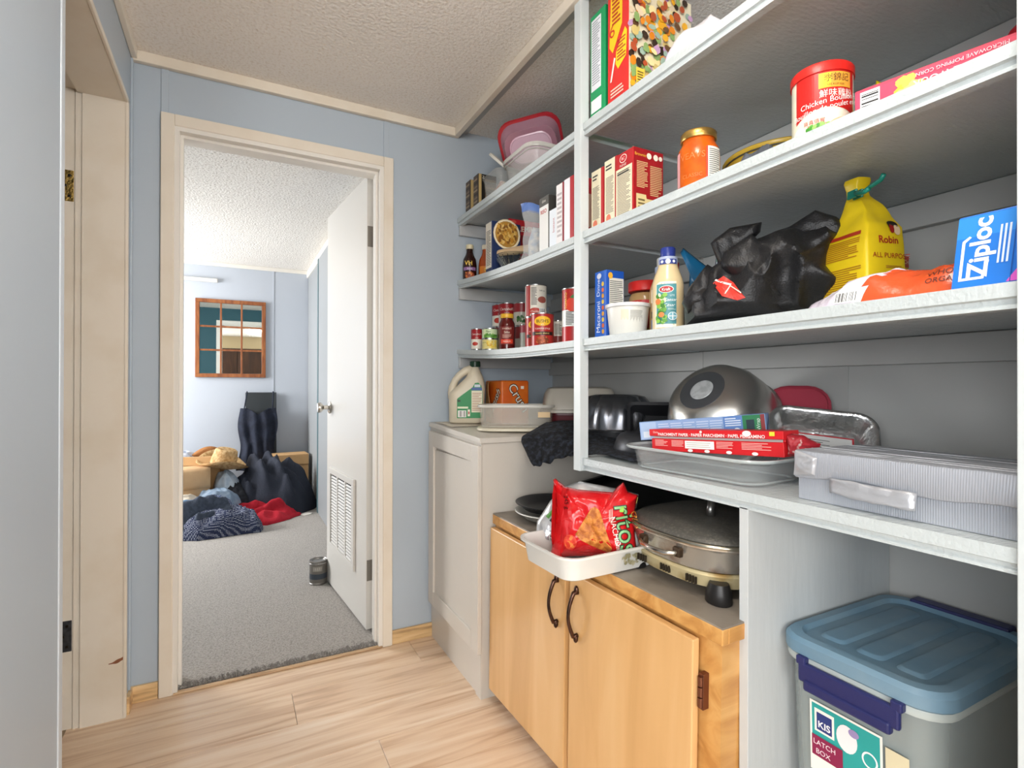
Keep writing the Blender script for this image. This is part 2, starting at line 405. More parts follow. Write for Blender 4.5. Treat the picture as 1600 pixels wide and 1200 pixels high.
# closet front with sliding doors
bm = BM(); bx(bm, .63, .66, 2.35, YB, 2.13, 2.2, .003); struct('trim_11', bm, TRIMW)
CLO = mat('grey_teal_closet_door', '#8f9396', r=.45); CLOD = mat('dark_teal_door_edge', '#4e6a70', r=.4)
struct('wall_closet', box(.655, .665, 2.35, 4.0, 0, 2.13), BLUE2)
d = struct('door_3', box(.642, .664, 4.62, YB-.01, .01, 2.13), CLO)
d = struct('door_4', box(.618, .640, 3.4, 4.66, .01, 2.13), CLO)
obj('edge_strip', bx(BM(), .614, .644, 4.64, 4.69, .008, 2.13, .002), CLOD, d)
# ================================================================ built-in shelves
XS, XB = .868, 1.362
sh = thing('built_in_shelves', 'white painted built-in pantry shelves with front posts, filling the alcove wall', 'shelving', (0, 0, 0))
def shelf(y0, y1, z, warp=None, x0=XS):
    n = 24
    bm = BM()
    prof = [(x0, 0), (x0, -.019), (x0+.006, -.021), (x0+.007, -.027), (x0+.004, -.030), (x0+.004, -.034), (x0+.022, -.034), (x0+.022, -.02), (XB, -.02), (XB, 0)]
    rings = []
    for i in range(n+1):
        y = y0+(y1-y0)*i/n; dz = warp(y) if warp else 0
        rings.append([(x, y, z+q+dz) for x, q in prof])
    loft(bm, rings)
    return obj('shelf', bm, SHELFW, sh)
ease = lambda y, a, h: h*max(0, (y-a)/(2.175-a))**1.8
SL2 = lambda y: ease(y, 1.5, .030)
SL3 = lambda y: ease(y, 1.55, .028)
shelf(1.257, 2.174, 1.809); shelf(1.257, 2.174, 1.505, SL2); shelf(1.257, 2.174, 1.204, SL3)
shelf(.291, 1.224, 1.813); shelf(.291, 1.224, 1.508); shelf(.291, 1.224, 1.205); shelf(.291, 1.224, .869)
POSTM = mat('post_paint', '#cad1d2', r=.35, bump=(25, .08))
for y0, y1, z0 in ((1.225, 1.257, .832), (.25, .289, 0)):
    obj('post', bx(BM(), .860, .889, y0, y1, z0, 2.199, .0015), POSTM, sh)
obj('divider_panel', bx(BM(), .872, XB, .686, .706, 0, .838, .001), mat('divider_paint', '#c3c8c9', r=.4, bump=(70, .08), stretch=(1, 1, .15)), sh)
obj('end_panel', bx(BM(), .892, XB, .25, .268, 0, 2.199), GREYW, sh)
for z, y0, y1 in ((1.789, 1.226, 2.174), (1.485, 1.226, 2.174), (1.184, 1.226, 2.174), (1.793, .27, 1.226), (1.488, .27, 1.226), (1.185, .27, 1.226)):
    obj('cleat', bx(BM(), 1.343, 1.3645, y0, y1, z-.062, z-.001, .002), GREYW, sh)
for z in (1.789+.0, 1.485+.022, 1.184+.022):
    obj('cleat', bx(BM(), .874, 1.343, 2.156, 2.1745, z-.056, z-.004, .002), mat('end_cleat_paint', '#b9bcbd', r=.4), sh)

# ================================================================ white cabinet
wc = thing('base_cabinet', 'white painted cabinet with one recessed panel door in the alcove corner', 'cabinet', (0, 0, 0))
bm = BM(); bx(bm, .765, 1.36, 1.646, 1.664, 0, .873); bx(bm, .747, .765, 1.646, 1.69, 0, .873); bx(bm, .765, 1.36, 1.664, 2.172, .0, .873); bx(bm, .747, .765, 1.69, 2.172, .16, .873)
obj('carcass', bm, WC, wc)
obj('toe_board', bx(BM(), .752, .765, 1.69, 2.172, 0, .16), WC, wc)
obj('cabinet_top', bx(BM(), .740, 1.361, 1.640, 2.173, .874, .893, .002), WC, wc)
bm = BM(); y0, y1, z0, z1, t = 1.637, 2.15, .158, .866, .06
bx(bm, .730, .746, y0, y0+t, z0, z1, .002); bx(bm, .730, .746, y1-t, y1, z0, z1, .002); bx(bm, .730, .746, y0+t, y1-t, z0, z0+t, .002); bx(bm, .730, .746, y0+t, y1-t, z1-t, z1, .002)
dr = obj('door', bm, WC, wc)
obj('panel', bx(BM(), .738, .746, y0+t, y1-t, z0+t, z1-t), WC, dr)

# ================================================================ maple cabinet, slightly out of true
MAPLE = wood_mat('honey_maple', '#c79860', '#d9ac74', '#e3bc88', 1.6, (6, 6, .7), r=.3, contrast=(.2, .85), bump=.02)
MAPLED = wood_mat('honey_maple_edge', '#bb8446', '#cf9a58', '#dcac6a', 2, (1.2, 8, 8), r=.3)
COUNTER = mat('grey_brown_counter_laminate', '#8d8479', r=.38, mott=(14, '#7b7268', .4, .7), bump=(50, .05))
mc = thing('maple_cabinet', 'honey maple cabinet with two doors and a worn grey laminate top', 'cabinet', (.783, 1.642, 0), rz=radians(1.65), rx=radians(1.1))
# local: +x into the alcove, -y towards the camera; origin at the front left foot
L_ = .938; HT = .636
bm = BM(); bx(bm, .012, .50, -L_+.01, -.0, .09, HT-.034); bx(bm, .06, .50, -L_+.01, 0, .025, .09); obj('carcass', bm, MAPLED, mc)
bm = BM(); bx(bm, .0, .51, -L_, 0, HT-.004, HT, .001); obj('countertop', bm, COUNTER, mc)
bm = BM(); bx(bm, -.001, .016, -L_-.001, 0, HT-.034, HT-.003, .002); bx(bm, .016, .51, -L_-.001, -L_+.016, HT-.034, HT-.003, .002); obj('counter_edge', bm, MAPLED, mc)
HANDLE = mat('antique_copper', '#5a4238', r=.3, m=.9, mott=(20, '#2d2624', .45, .65))
def mdoor(ya, yb, hy, hinge):
    d = obj('door', bx(BM(), -.020, -.0015, yb, ya, .05, HT-.040, .0025), MAPLE, mc)
    bm = BM(); zc = .5
    n = 14
    pts = [(-.021, hy, zc+.055), (-.032, hy, zc+.056)]+[(-.034-.016*sin(pi*i/n), hy, zc+.056-.112*i/n) for i in range(n+1)]+[(-.032, hy, zc-.056), (-.021, hy, zc-.055)]
    tube(bm, pts, lambda t: .0042+.0018*abs(2*t-1), 8)
    for s in (1, -1):
        for v in bmesh.ops.create_uvsphere(bm, u_segments=10, v_segments=8, radius=.0075)['verts']: v.co = Vector((v.co.x*.8-.026, v.co.y+hy, v.co.z*1.5+zc+s*.062))
    obj('handle', bm, HANDLE, d, smooth=True)
    if hinge:
        bm = BM(); bx(bm, -.004, .0125, yb-.013, yb-.001, .46, .53, .001)
        for k in range(3):
            lathe(bm, [(.0055, .465+k*.0205), (.0055, .483+k*.0205)], 10, cx=-.004, cy=yb-.006)
        h = obj('hinge', bm, mat('copper_hinge', '#7a4f3c', r=.35, m=.8), d)
    return d
mdoor(-.022, -.458, -.425, False); mdoor(-.478, -L_+.052, -.515, True)

# ================================================================ bedroom door
WD = mat('white_door_paint', '#dbd8d2', r=.3, bump=(5, .03))
dv = Vector((.448-.507, 3.012-2.318, 0)); ang = math.atan2(dv.y, dv.x)
d1 = thing('door_1', 'white slab door standing open, with louvred vent and round knob', 'door', (.507, 2.318, 0), rz=ang)
d1['kind'] = 'structure'
# local: x along the door from hinge to knob edge, -y is the far side; +y faces the room (-X)
DW = .70
sl = obj('slab', bx(BM(), 0, DW, -.034, 0, .015, 1.985, .0015), WD, d1)
VW, V0, V1, U0, U1 = .3, .22, .64, .16, .62
bm = BM()
bx(bm, U0, U1, 0, .012, V0, V0+.03, .002); bx(bm, U0, U1, 0, .012, V1-.03, V1, .002); bx(bm, U0, U0+.035, 0, .012, V0+.03, V1-.03, .002); bx(bm, U1-.035, U1, 0, .012, V0+.03, V1-.03, .002)
for u in (.305, .45): bx(bm, u, u+.02, 0, .008, V0+.03, V1-.03)
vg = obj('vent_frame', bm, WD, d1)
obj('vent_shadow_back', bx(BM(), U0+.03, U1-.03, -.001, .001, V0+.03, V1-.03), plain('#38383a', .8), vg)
sm = None
nsl = 23
for c0, c1 in ((U0+.035, .296), (.325, .441), (.47, U1-.045)):
    me = None
    for i in range(nsl):
        z = V0+.034+(V1-V0-.066)*i/nsl
        if me is None:
            bm = BM()
            vs = [bm.verts.new(p) for p in ((c0, .001, .0), (c1, .001, .0), (c1, .009, -.007+.006), (c0, .009, -.007+.006), (c0, .005, .0075), (c1, .005, .0075))]
            bm.faces.new((vs[3], vs[2], vs[5], vs[4])); bm.faces.new((vs[0], vs[1], vs[2], vs[3])); bm.faces.new((vs[0], vs[3], vs[4])); bm.faces.new((vs[1], vs[5], vs[2]))
            o = obj('slat', bm, WD, d1); me = o.data; o.location.z = z
        else:
            o = obj('slat', me, None, d1); o.location.z = z
CHROME = mat('satin_nickel', '#c9c5bd', r=.22, m=1)
bm = BM(); lathe(bm, [(0, 0), (.031, 0), (.033, .004), (.026, .009), (.012, .012), (.0115, .034), (.019, .040), (.026, .047), (.0275, .058), (.024, .066), (0, .068)], 24)
bmesh.ops.rotate(bm, verts=bm.verts, matrix=Matrix.Rotation(-pi/2, 3, 'X'))
for v in bm.verts: v.co += Vector((DW-.062, 0, .955))
obj('knob', bm, CHROME, d1, smooth=40)
HS = mat('nickel_hinge', '#8d8780', r=.3, m=.9)
for z in (.27, 1.72):
    bm = BM(); bx(bm, -.0025, 0, -.033, -.002, z-.045, z+.045, .0008); 
    for k in range(5): lathe(bm, [(.0055, z-.045+.018*k), (.0055, z-.028+.018*k)], 10, cx=-.006, cy=-.036)
    bx(bm, -.032, -.006, -.040, -.0375, z-.045, z+.045, .0008)
    obj('hinge', bm, HS, d1)
# ================================================================ kit for packages
class Print:
    def __init__(s, parent, name='printed_label'): s.p, s.n, s.bm, s.m, s.h = parent, name, BM(), [], .0004
    def i(s, c, r=.45):
        M = plain(c, r) if isinstance(c, str) else c
        if M not in s.m: s.m.append(M)
        s.h += .00014
        return s.m.index(M)
    def rect(s, sf, c, u0, u1, v0, v1): rect(s.bm, sf, u0, u1, v0, v1, mi=s.i(c), h=s.h); return s
    def oval(s, sf, c, u, v, ru, rv, rot=0): oval(s.bm, sf, u, v, ru, rv, mi=s.i(c), h=s.h, rot=rot); return s
    def poly(s, sf, c, pts): poly(s.bm, sf, pts, mi=s.i(c), h=s.h); return s
    def text(s, sf, c, t, u, v, size, **k): text(s.bm, sf, t, u, v, size, mi=s.i(c), h=s.h, **k); return s
    def fine(s, sf, c, u0, u1, v0, v1, n, **k): fine(s.bm, sf, u0, u1, v0, v1, n, mi=s.i(c), h=s.h, **k); return s
    def bars(s, sf, u0, u1, v0, v1, n=16, flip=False):
        s.rect(sf, '#f4f4f0', u0-.002, u1+.002, v0-.002, v1+.002); bars(s.bm, sf, u0, u1, v0, v1, n=n, mi=s.i('#18181a'), h=s.h, flip=flip); return s
    def dots(s, sf, cols, u0, u1, v0, v1, n, r, rng=None):
        rng = rng or random
        for k in range(n):
            oval(s.bm, sf, rng.uniform(u0, u1), rng.uniform(v0, v1), r*rng.uniform(.6, 1.3), r*rng.uniform(.6, 1.3), n=7, mi=s.i(rng.choice(cols)), h=s.h, rot=rng.uniform(0, 3)); s.h -= .0001
        return s
    def done(s): return printed(s.p, s.n, s.bm, s.m)
def facing(x, y): return math.atan2(-y, -x)
def toward(x, y): return -math.atan2(x, y)
def carton(name, label, x, y, z, w, d, h, col, rz=0, group=None, cat='box', rx=0, ry=0, r=.42):
    t = thing(name, label, cat, (x, y, z), rz, group, rx, ry)
    b = obj('carton', bx(BM(), -w/2, w/2, -d/2, d/2, 0, h, min(.0018, w*.1)), col if not isinstance(col, str) else plain(col, r), t)
    return t, px('L', w, d), px('F', w, d)
TIN = mat('bright_tin', '#c8c8c6', r=.25, m=1)
GOLD = mat('gold_lacquer_lid', '#c9a45a', r=.3, m=.9)
GLASS = mat('clear_glass', '#f4f8f6', r=.03, tr=1, ior=1.45)
CLEARP = mat('clear_plastic', '#e6e6e0', r=.1, al=.17)
MILKY = mat('milky_plastic', '#e8e6de', r=.3, al=.7)
def can(name, label, x, y, z, r, h, bands, group=None, lid=None):
    t = thing(name, label, 'can', (x, y, z), 0, group)
    c = .0022
    obj('tin', lathe(BM(), [(0, .002), (r-.004, .002), (r-.003, 0), (r, 0), (r, .003), (r-.0016, .0045), (r-.0016, h-.0045), (r, h-.003), (r, h), (r-.0025, h), (r-.004, h-.003), (0, h-.003)], 28), lid or TIN, t, smooth=35)
    bm = BM(); ms = []
    for v0, v1, col in bands:
        M = plain(col, .3)
        if M not in ms: ms.append(M)
        lathe(bm, [(r-.0008, v0*h), (r-.0008, v1*h)], 28, mi=ms.index(M), cap=False)
    obj('paper_label', bm, ms, t, smooth=True)
    return t, Cyl(r-.0008, facing(x, y))
def bottle(name, label, x, y, z, prof, m, cat='bottle', group=None, part='glass_body', n=32):
    t = thing(name, label, cat, (x, y, z), 0, group)
    obj(part, lathe(BM(), prof, n), m, t, smooth=40)
    return t
def interp(prof):
    P = sorted(prof, key=lambda q: q[1])
    def f(z):
        for (r0, z0), (r1, z1) in zip(P, P[1:]):
            if z0 <= z <= z1 and z1 > z0: return r0+(r1-r0)*(z-z0)/(z1-z0)
        return P[-1][0]
    return f
def ridge(x, y, s, seed=0): return 1-abs(noise.noise(Vector((x*s+seed, y*s-seed, seed*.37))))*2
def inflate(bm, outline, centre, depth, crease=.02, freq=9, seed=0, back=.4, rings=16, nper=6, mi=0, aniso=1, power=.5, flatback=False):
    """closed crumpled volume grown from an outline in the local x-z plane (front is -y)"""
    P = [Vector((a, b)) for a, b in outline]; C = Vector(centre); ring = []
    for i, p in enumerate(P):
        q = P[(i+1) % len(P)]
        for k in range(nper): ring.append(p.lerp(q, k/nper))
    n = len(ring)
    def pt(s, p, side):
        q = C+(p-C)*s
        d = max(0, 1-s**2.6)**power
        c = crease*(ridge(q.x*aniso, q.y, freq, seed)*.7+ridge(q.x, q.y*aniso, freq*2.1, seed+4)*.35)*min(1, 4*(1-s)+.25)
        return (q.x, -(depth*d+c) if side < 0 else back*depth*d+(0 if flatback else c*.5), q.y)
    rows = []
    for side, ss in ((-1, [k/rings for k in range(1, rings+1)]), (1, [k/rings for k in range(rings-1, 0, -2)])):
        for s in ss: rows.append([bm.verts.new(pt(s, p, side)) for p in ring])
    for a, b in zip(rows, rows[1:]):
        for i in range(n): bm.faces.new((a[i], a[(i+1) % n], b[(i+1) % n], b[i])).material_index = mi
    for rg, side in ((rows[0], -1), (rows[-1], 1)):
        c = bm.verts.new(pt(0, C, side))
        for i in range(n): bm.faces.new((rg[i], rg[(i+1) % n], c)).material_index = mi
    return bm
def heap(bm, outline, centre, h, crease=.03, freq=7, seed=0, rings=18, nper=6, power=.6, base=None, mi=0, aniso=1, tilt=None, folds=()):
    """a garment lying in folds: outline on the ground, height over it"""
    P = [Vector((a, b)) for a, b in outline]; C = Vector(centre); ring = []
    for i, p in enumerate(P):
        q = P[(i+1) % len(P)]
        for k in range(nper):
            e = p.lerp(q, k/nper); w = 1+.05*noise.noise(Vector((e.x*14+seed, e.y*14, 0)))
            ring.append(C+(e-C)*w)
    B = base or (lambda x, y: 0)
    def pt(s, p):
        q = C+(p-C)*s; d = max(0, 1-s**2.2)**power
        z = h*d*(1+(tilt[0]*(q.x-C.x)+tilt[1]*(q.y-C.y) if tilt else 0))
        z += crease*(ridge(q.x*aniso, q.y, freq, seed)+.5*ridge(q.x, q.y*aniso, freq*2.3, seed+9))*min(1, 3.5*(1-s)+.12)
        for x0, y0, x1, y1, am, wd in folds:
            dx, dy = x1-x0, y1-y0; L2 = dx*dx+dy*dy; tt = max(0, min(1, ((q.x-x0)*dx+(q.y-y0)*dy)/L2))
            d2 = math.hypot(q.x-x0-tt*dx, q.y-y0-tt*dy); z += am*(math.exp(-(d2/wd)**2)-.6*math.exp(-((d2-wd*1.7)/(wd*.8))**2))*min(1, 4*(1-s))
        return (q.x, q.y, max(.004, z)+B(q.x, q.y))
    rows = [[bm.verts.new(pt(k/rings, p)) for p in ring] for k in range(1, rings+1)]
    n = len(ring)
    rows.append([bm.verts.new((v.co.x, v.co.y, B(v.co.x, v.co.y)+.0005)) for v in rows[-1]])
    for a, b in zip(rows, rows[1:]):
        for i in range(n): bm.faces.new((a[i], a[(i+1) % n], b[(i+1) % n], b[i])).material_index = mi
    c = bm.verts.new(pt(0, C))
    for i in range(n): bm.faces.new((rows[0][i], rows[0][(i+1) % n], c)).material_index = mi
    bm.faces.new(rows[-1])
    return bm
zL2 = lambda y: 1.5055+SL2(y)
zL3 = lambda y: 1.2045+SL3(y)
# ================================================================ left bay, third shelf: tins and jars
G = 'tins on the lower left shelf'
def soup(name, label, x, y, z, r, h, **k):
    t, s = can(name, label, x, y, z, r, h, [(.04, .5, '#efe9da'), (.5, .96, '#a8262c')], **k)
    p = Print(t); p.text(s, '#f6f0e4', "Campbell's", 0, h*.74, r*.42, shear=.3).oval(s, '#c23a2a', -r*.3, h*.28, r*.5, r*.32).text(s, '#f4ead8', 'SOUP', 0, h*.56, r*.22); p.done()
    return t
soup('soup_can', 'small red and white soup can nearest the end wall on the tins shelf', .94, 2.122, zL3(2.122), .0255, .092, group=G)
soup('soup_can', 'small red and white soup can just behind the stacked green and yellow cans', .985, 2.066, zL3(2.066), .027, .092, group=G)
t, s = can('corn_can', 'short yellow vegetable can under the green one, beside the soup cans', .925, 1.955, zL3(1.955), .0335, .045, [(.05, .95, '#e3d48c')], group=G)
Print(t).dots(s, ['#e8c53a', '#f0d65c', '#d9a92c'], -.012, .026, .010, .034, 34, .0042).text(s, '#4d7a3a', 'corn', -.024, .030, .009).done()
t, s = can('pea_can', 'short green vegetable can stacked on the yellow one', .925, 1.955, zL3(1.955)+.0452, .0335, .042, [(.05, .95, '#cfe0b4')], group=G)
Print(t).rect(s, '#5f9a3c', -.026, .034, .004, .017).dots(s, ['#4f8a30', '#7cb350'], -.02, .03, .004, .018, 22, .004).text(s, '#2f6a2c', 'Peas', -.006, .029, .011).done()
for x, y, lab in ((1.052, 2.117, 'dark red can at the foot of the back stack next to the end wall'), (1.045, 2.036, 'dark red can at the foot of the back stack behind the yellow-lidded jar'), (1.075, 1.957, 'dark red can holding up the green leaf label can')):
    t, s = can('tomato_can', lab, x, y, zL3(y), .037, .104, [(.04, .5, '#9c978e'), (.5, .96, '#7d2b2c')], group=G)
for x, y, lab in ((1.052, 2.117, 'red and white soup can stacked second high beside the end wall'), (1.045, 2.036, 'red and white soup can stacked second high behind the yellow-lidded jar')):
    soup('soup_can', lab, x, y, zL3(y)+.1042, .037, .100, group=G)
t, s = can('herb_can', 'red-topped can with a green leaf label, stacked second high beside the tall stack', 1.075, 1.957, zL3(1.957)+.1042, .037, .098, [(.04, .6, '#cfcabb'), (.6, .96, '#9c2f35')], group=G)
Print(t).dots(s, ['#4c7d3a', '#2f5d2c'], -.02, .02, .015, .04, 16, .006).done()
JR = [(0, 0), (.028, 0), (.032, .004), (.0325, .09), (.031, .104), (.023, .118), (.0235, .128), (0, .128)]
y = 1.842; t = bottle('sauce_jar', 'dark red sauce jar with a yellow lid among the tins', .945, y, zL3(y), JR, mat('dark_tomato_glass', '#5a1714', r=.12), 'jar', G)
obj('lid', lathe(BM(), [(.0255, .124), (.0262, .126), (.0262, .139), (.0245, .141), (0, .141)], 28), plain('#e0ad2f', .35), t, smooth=40)
s = Cyl(.0325, facing(.945, y)); Print(t).rect(s, '#72201c', -.03, .03, .02, .09).text(s, '#f0e4d2', 'RAGOUT', 0, .082, .009).text(s, '#f0e4d2', 'Salsa', 0, .068, .012).fine(s, '#caa090', -.018, .018, .045, .060, 4).rect(s, '#d8432c', -.024, .024, .024, .040).text(s, '#f4e8d8', 'MEDIUM', 0, .032, .008).done()
y = 1.75; t, s = can('mushroom_can', 'grey and dark red can squeezed between the jar and the tall stack', 1.0, y+.02, zL3(y), .033, .098, [(.04, .68, '#9aa097'), (.68, .96, '#8f3a44')], group=G)
bn = [(.03, .97, '#a92c28')]
def beans(label, x, y):
    t, s = can('bean_can', label, x, y, zL3(y), .0405, .116, bn, group=G)
    h = .116
    p = Print(t); p.rect(s, '#2a1a18', -.04, .04, .040, .052).oval(s, '#e8b723', 0, .088, .030, .0165).text(s, '#1d1a16', "BUSH'S", 0, .088, .0145, wide=.95, bold=.01)
    p.text(s, '#f4e8d8', 'BEST', 0, .076, .005).text(s, '#f7efe2', 'TOMATO STYLE', 0, .062, .0075).text(s, '#e9c77c', 'BAKED BEANS', 0, .046, .0075)
    p.oval(s, '#7a3a20', 0, .022, .022, .015).dots(s, ['#b5532a', '#94401f', '#c86a38'], -.017, .017, .012, .033, 40, .0042); p.done()
beans('baked bean can with a yellow oval logo, at the foot of the tall stack', .985, 1.685)
beans('baked bean can with a yellow oval logo, nearest the shelf edge', .945, 1.572)
y = 1.685; t, s = can('stew_can', 'tall white and red can stacked on the baked beans', .985, y, zL3(y)+.1162, .0405, .118, [(.03, .97, '#e9e4d8')], group=G)
Print(t).rect(s, '#a32b26', -.045, -.022, .004, .114).rect(s, '#e6e0d2', .0, .045, .004, .114).oval(s, '#b3372c', -.004, .020, .022, .013).text(s, '#f4e8d8', 'Chunky', -.004, .020, .010).fine(s, '#6b6660', -.018, .004, .042, .108, 14).oval(s, '#a3564a', .024, .062, .018, .012).bars(s, .014, .034, .012, .030).text(s, '#3a3836', '540 mL', .024, .095, .008).done()
y = 1.60; t, s = can('tomato_paste_can', 'small white-labelled can behind the front bean can', 1.035, y+.012, zL3(y), .024, .102, [(.04, .45, '#8f3a36'), (.45, .96, '#dcd8cc')], group=G)
Print(t).fine(s, '#77736c', -.012, .014, .05, .09, 9).done()
y = 1.545; t = bottle('pickle_jar', 'green-filled glass jar beside the middle post', 1.055, y, zL3(y), [(0, 0), (.03, 0), (.034, .004), (.034, .082), (.03, .09), (.03, .098), (0, .098)], mat('pickle_glass', '#4d6a3c', r=.1, mott=(60, '#2c4526', .4, .6)), 'jar', G)
obj('lid', lathe(BM(), [(.032, .092), (.032, .104), (.03, .106), (0, .106)], 24), plain('#b8bcae', .3, .6), t, smooth=40)
y = 1.375; t, s = can('tomato_juice_can', 'tall tomato can with a red label partly behind the middle post', .945, y, zL3(y), .041, .170, [(.02, .30, '#b02a2c'), (.30, .60, '#dfe2df'), (.60, .98, '#a92a24')], group=G)
Print(t).oval(s, '#d6402c', -.008, .118, .022, .022).oval(s, '#c03020', .018, .104, .016, .016).poly(s, '#3f7a34', [(-.016, .139), (-.004, .136), (.004, .142), (-.006, .148)]).fine(s, '#5a5a58', -.03, .0, .055, .098, 9).text(s, '#f1c84a', 'TOMATO', -.03, .13, .012, rot=pi/2).done()

# ================================================================ left bay, second shelf
y = 2.118; SB = [(0, 0), (.026, 0), (.030, .004), (.031, .065), (.028, .092), (.018, .112), (.0145, .125), (.0145, .142), (0, .142)]
for nm, lab, x, y, gl, bnd, cap in (('bbq_sauce_bottle', 'dark brown sauce bottle with a purple label beside the end wall', .912, 2.137, '#2a1512', '#8d6a9a', '#d8cfae'), ('hot_sauce_bottle', 'orange sauce bottle with a cream cap behind the pasta box', .972, 2.10, '#a8481c', '#d07a26', '#e2d9c2')):
    t = bottle(nm, lab, x, y, zL2(y), SB, mat('sauce_glass_'+gl[1:], gl, r=.1), group='sauce bottles on the second left shelf')
    obj('cap', lathe(BM(), [(.016, .137), (.017, .139), (.017, .155), (.015, .157), (0, .157)], 20), plain(cap, .4), t, smooth=40)
    s = Cyl(.031, facing(x, y)); p = Print(t)
    if gl == '#2a1512': p.rect(s, bnd, -.03, .03, .040, .054).text(s, '#e9c657', 'VH', -.006, .072, .026, bold=.02).text(s, '#f2e6f2', 'Apple', 0, .047, .010).oval(s, '#8a3f22', 0, .018, .022, .017).dots(s, ['#c46a34', '#d98a4a', '#7a2d18'], -.016, .016, .006, .030, 26, .0045)
    else: p.rect(s, bnd, -.03, .03, .01, .06).oval(s, '#e8b93c', .004, .044, .010, .010).text(s, '#5d1c0c', 'HOT', .004, .044, .008).fine(s, '#f1d6a0', -.018, .02, .014, .028, 4)
    p.done()
t, fL, fF = carton('pasta_box', 'dark blue pasta box with a bowl of noodles pictured on its front', 0.953, 1.892, zL2(1.89), .128, .056, .203, '#20305a')
Print(t).rect(fL, '#e4ddcc', .002, .054, .02, .2).fine(fL, '#6a665e', .008, .048, .03, .17, 22).oval(fF, '#e8d9b4', .066, .156, .060, .060).oval(fF, '#f4ead0', .066, .156, .056, .056).oval(fF, '#b98a3c', .066, .156, .052, .052).dots(fF, ['#d9a94e', '#c4872e', '#e6c374', '#8a5a24'], .026, .106, .118, .194, 120, .007).oval(fF, '#c1362c', .068, .072, .020, .009).text(fF, '#f4ead0', 'Catelli', .068, .072, .010).text(fF, '#e8e4da', 'ROTINI', .064, .045, .016).done()
t, fL, fF = carton('cracker_box', 'red cracker box leaning behind the pasta box', 1.075, 1.957, zL2(1.957), .15, .05, .243, '#b5202a')
Print(t).poly(fF, '#8a1820', [(0, .09), (.15, .15), (.15, .242), (0, .242)]).rect(fF, '#c4242e', .0, .15, .18, .2425).text(fF, '#f1e6cf', 'PREMIUM', .085, .208, .030, bold=.02, rot=.08).oval(fF, '#e2604a', .022, .232, .012, .006).fine(fF, '#e6cfc0', .02, .14, .03, .08, 6).done()
# stacked glass bowls with a paper-wrapped roll lying on them
GB = lambda r, h: [(0, .002), (r*.55, 0), (r*.62, .003), (r, h-.004), (r+.002, h), (r-.001, h), (r-.006, h-.006), (r*.6, .008), (0, .006)]
for k, (dz, lab) in enumerate(((0, 'lower clear glass bowl of the nested pair in front of the pasta box'), (.014, 'upper clear glass bowl of the nested pair, under the paper roll'))):
    t = thing('glass_bowl', lab, 'bowl', (.948, 1.79, 1.5057+.004+dz), group='nested glass bowls')
    obj('bowl', lathe(BM(), GB(.066, .048), 36, cap=False), GLASS, t, smooth=50)
    bm = BM()
    for i in range(18): tube(bm, [(.040*cos(i*pi/9), .040*sin(i*pi/9), .0085), (.064*cos(i*pi/9), .064*sin(i*pi/9), .042)], .0014, 5)
    obj('cut_pattern', bm, GLASS, t, smooth=True)
t = thing('paper_roll', 'tan paper-wrapped roll lying on top of the nested glass bowls', 'roll', (.962, 1.80, 1.592), rz=radians(-62))
obj('wrapper', tube(BM(), [(-.085, 0, 0), (-.08, 0, 0), (0, .002, .002), (.08, 0, 0), (.085, 0, 0)], lambda q: .017 if .05 < q < .95 else .012, 14), mat('tan_wrapper', '#c9ab86', r=.5, bump=(30, .3)), t, smooth=40)
obj('twisted_end', lathe(BM(), [(.012, 0), (.018, .012), (.007, .022), (0, .02)], 12), plain('#d8a24a', .5), t, smooth=True).rotation_euler = (0, -pi/2, 0)
bpy.data.objects['twisted_end'].location = (-.083, 0, 0)
# zip bag with a blue top
t = thing('zip_bag', 'clear zip bag with a blue-tinted seal standing by the book-shaped boxes', 'bag', (.925, 1.565, 1.5065), rz=toward(.925, 1.565)+.1)
def zb(side):
    def f(u, v):
        w = .125-.03*sin(v*pi)*.8; d = .03*(1-v)**.6*sin(pi*u)**.5+.006*nz(u*5, v*6, side)
        return ((u-.5)*w+.008*nz(v*4, 1), side*d, v*.190+.006*sin(u*7)*v)
    return f
bm = BM(); grid(bm, 16, 20, zb(-1), mi=lambda u, v: 1 if v > .8 else 0); grid(bm, 16, 20, zb(1), mi=lambda u, v: 1 if v > .8 else 0)
obj('film', bm, [mat('bag_film', '#dfe4e6', r=.08, al=.24, bump=(25, .4)), mat('blue_film', '#6f8fd0', r=.15, al=.75)], t, smooth=True)
obj('contents', inflate(BM(), [(-.035, .004), (.036, .004), (.04, .05), (.034, .10), (-.02, .112), (-.036, .06)], (0, .05), .02, .006, 30, 3, back=1), mat('pale_snack', '#c6c2bb', r=.7, mott=(40, '#9aa6b4', .4, .6)), t, smooth=True)
# row of thin boxes standing like books
G2 = 'thin boxes at the right end of the second left shelf'
t, fL, fF = carton('rice_box', 'white and black thin box standing beside the zip bag', .965, 1.468, 1.506, .155, .058, .180, '#3a3936', group=G2)
Print(t).rect(fL, '#e6e5e2', .001, .057, .001, .150).rect(fL, '#55534e', .001, .057, .150, .179).text(fL, '#d9d4c8', 'dine', .029, .166, .014).text(fL, '#b8332e', 'RISO', .028, .132, .018, bold=.02).rect(fF, '#c9c069', .01, .15, .03, .09).dots(fF, ['#d9d27e', '#b3a848'], .01, .15, .03, .09, 40, .006).done()
t, fL, fF = carton('mix_box', 'small pale blue packet box with red lettering in the row of thin boxes', .925, 1.412, 1.506, .075, .046, .124, '#6fb2c4', group=G2)
Print(t).rect(fL, '#e4eaf0', .001, .045, .001, .123).text(fL, '#b03a3a', 'Instant', .026, .072, .017, rot=pi/2).done()
t, fL, fF = carton('cookie_box', 'brown box top showing behind the pale blue packet box', 1.055, 1.412, 1.506, .10, .04, .178, '#9c6a4a', group=G2)
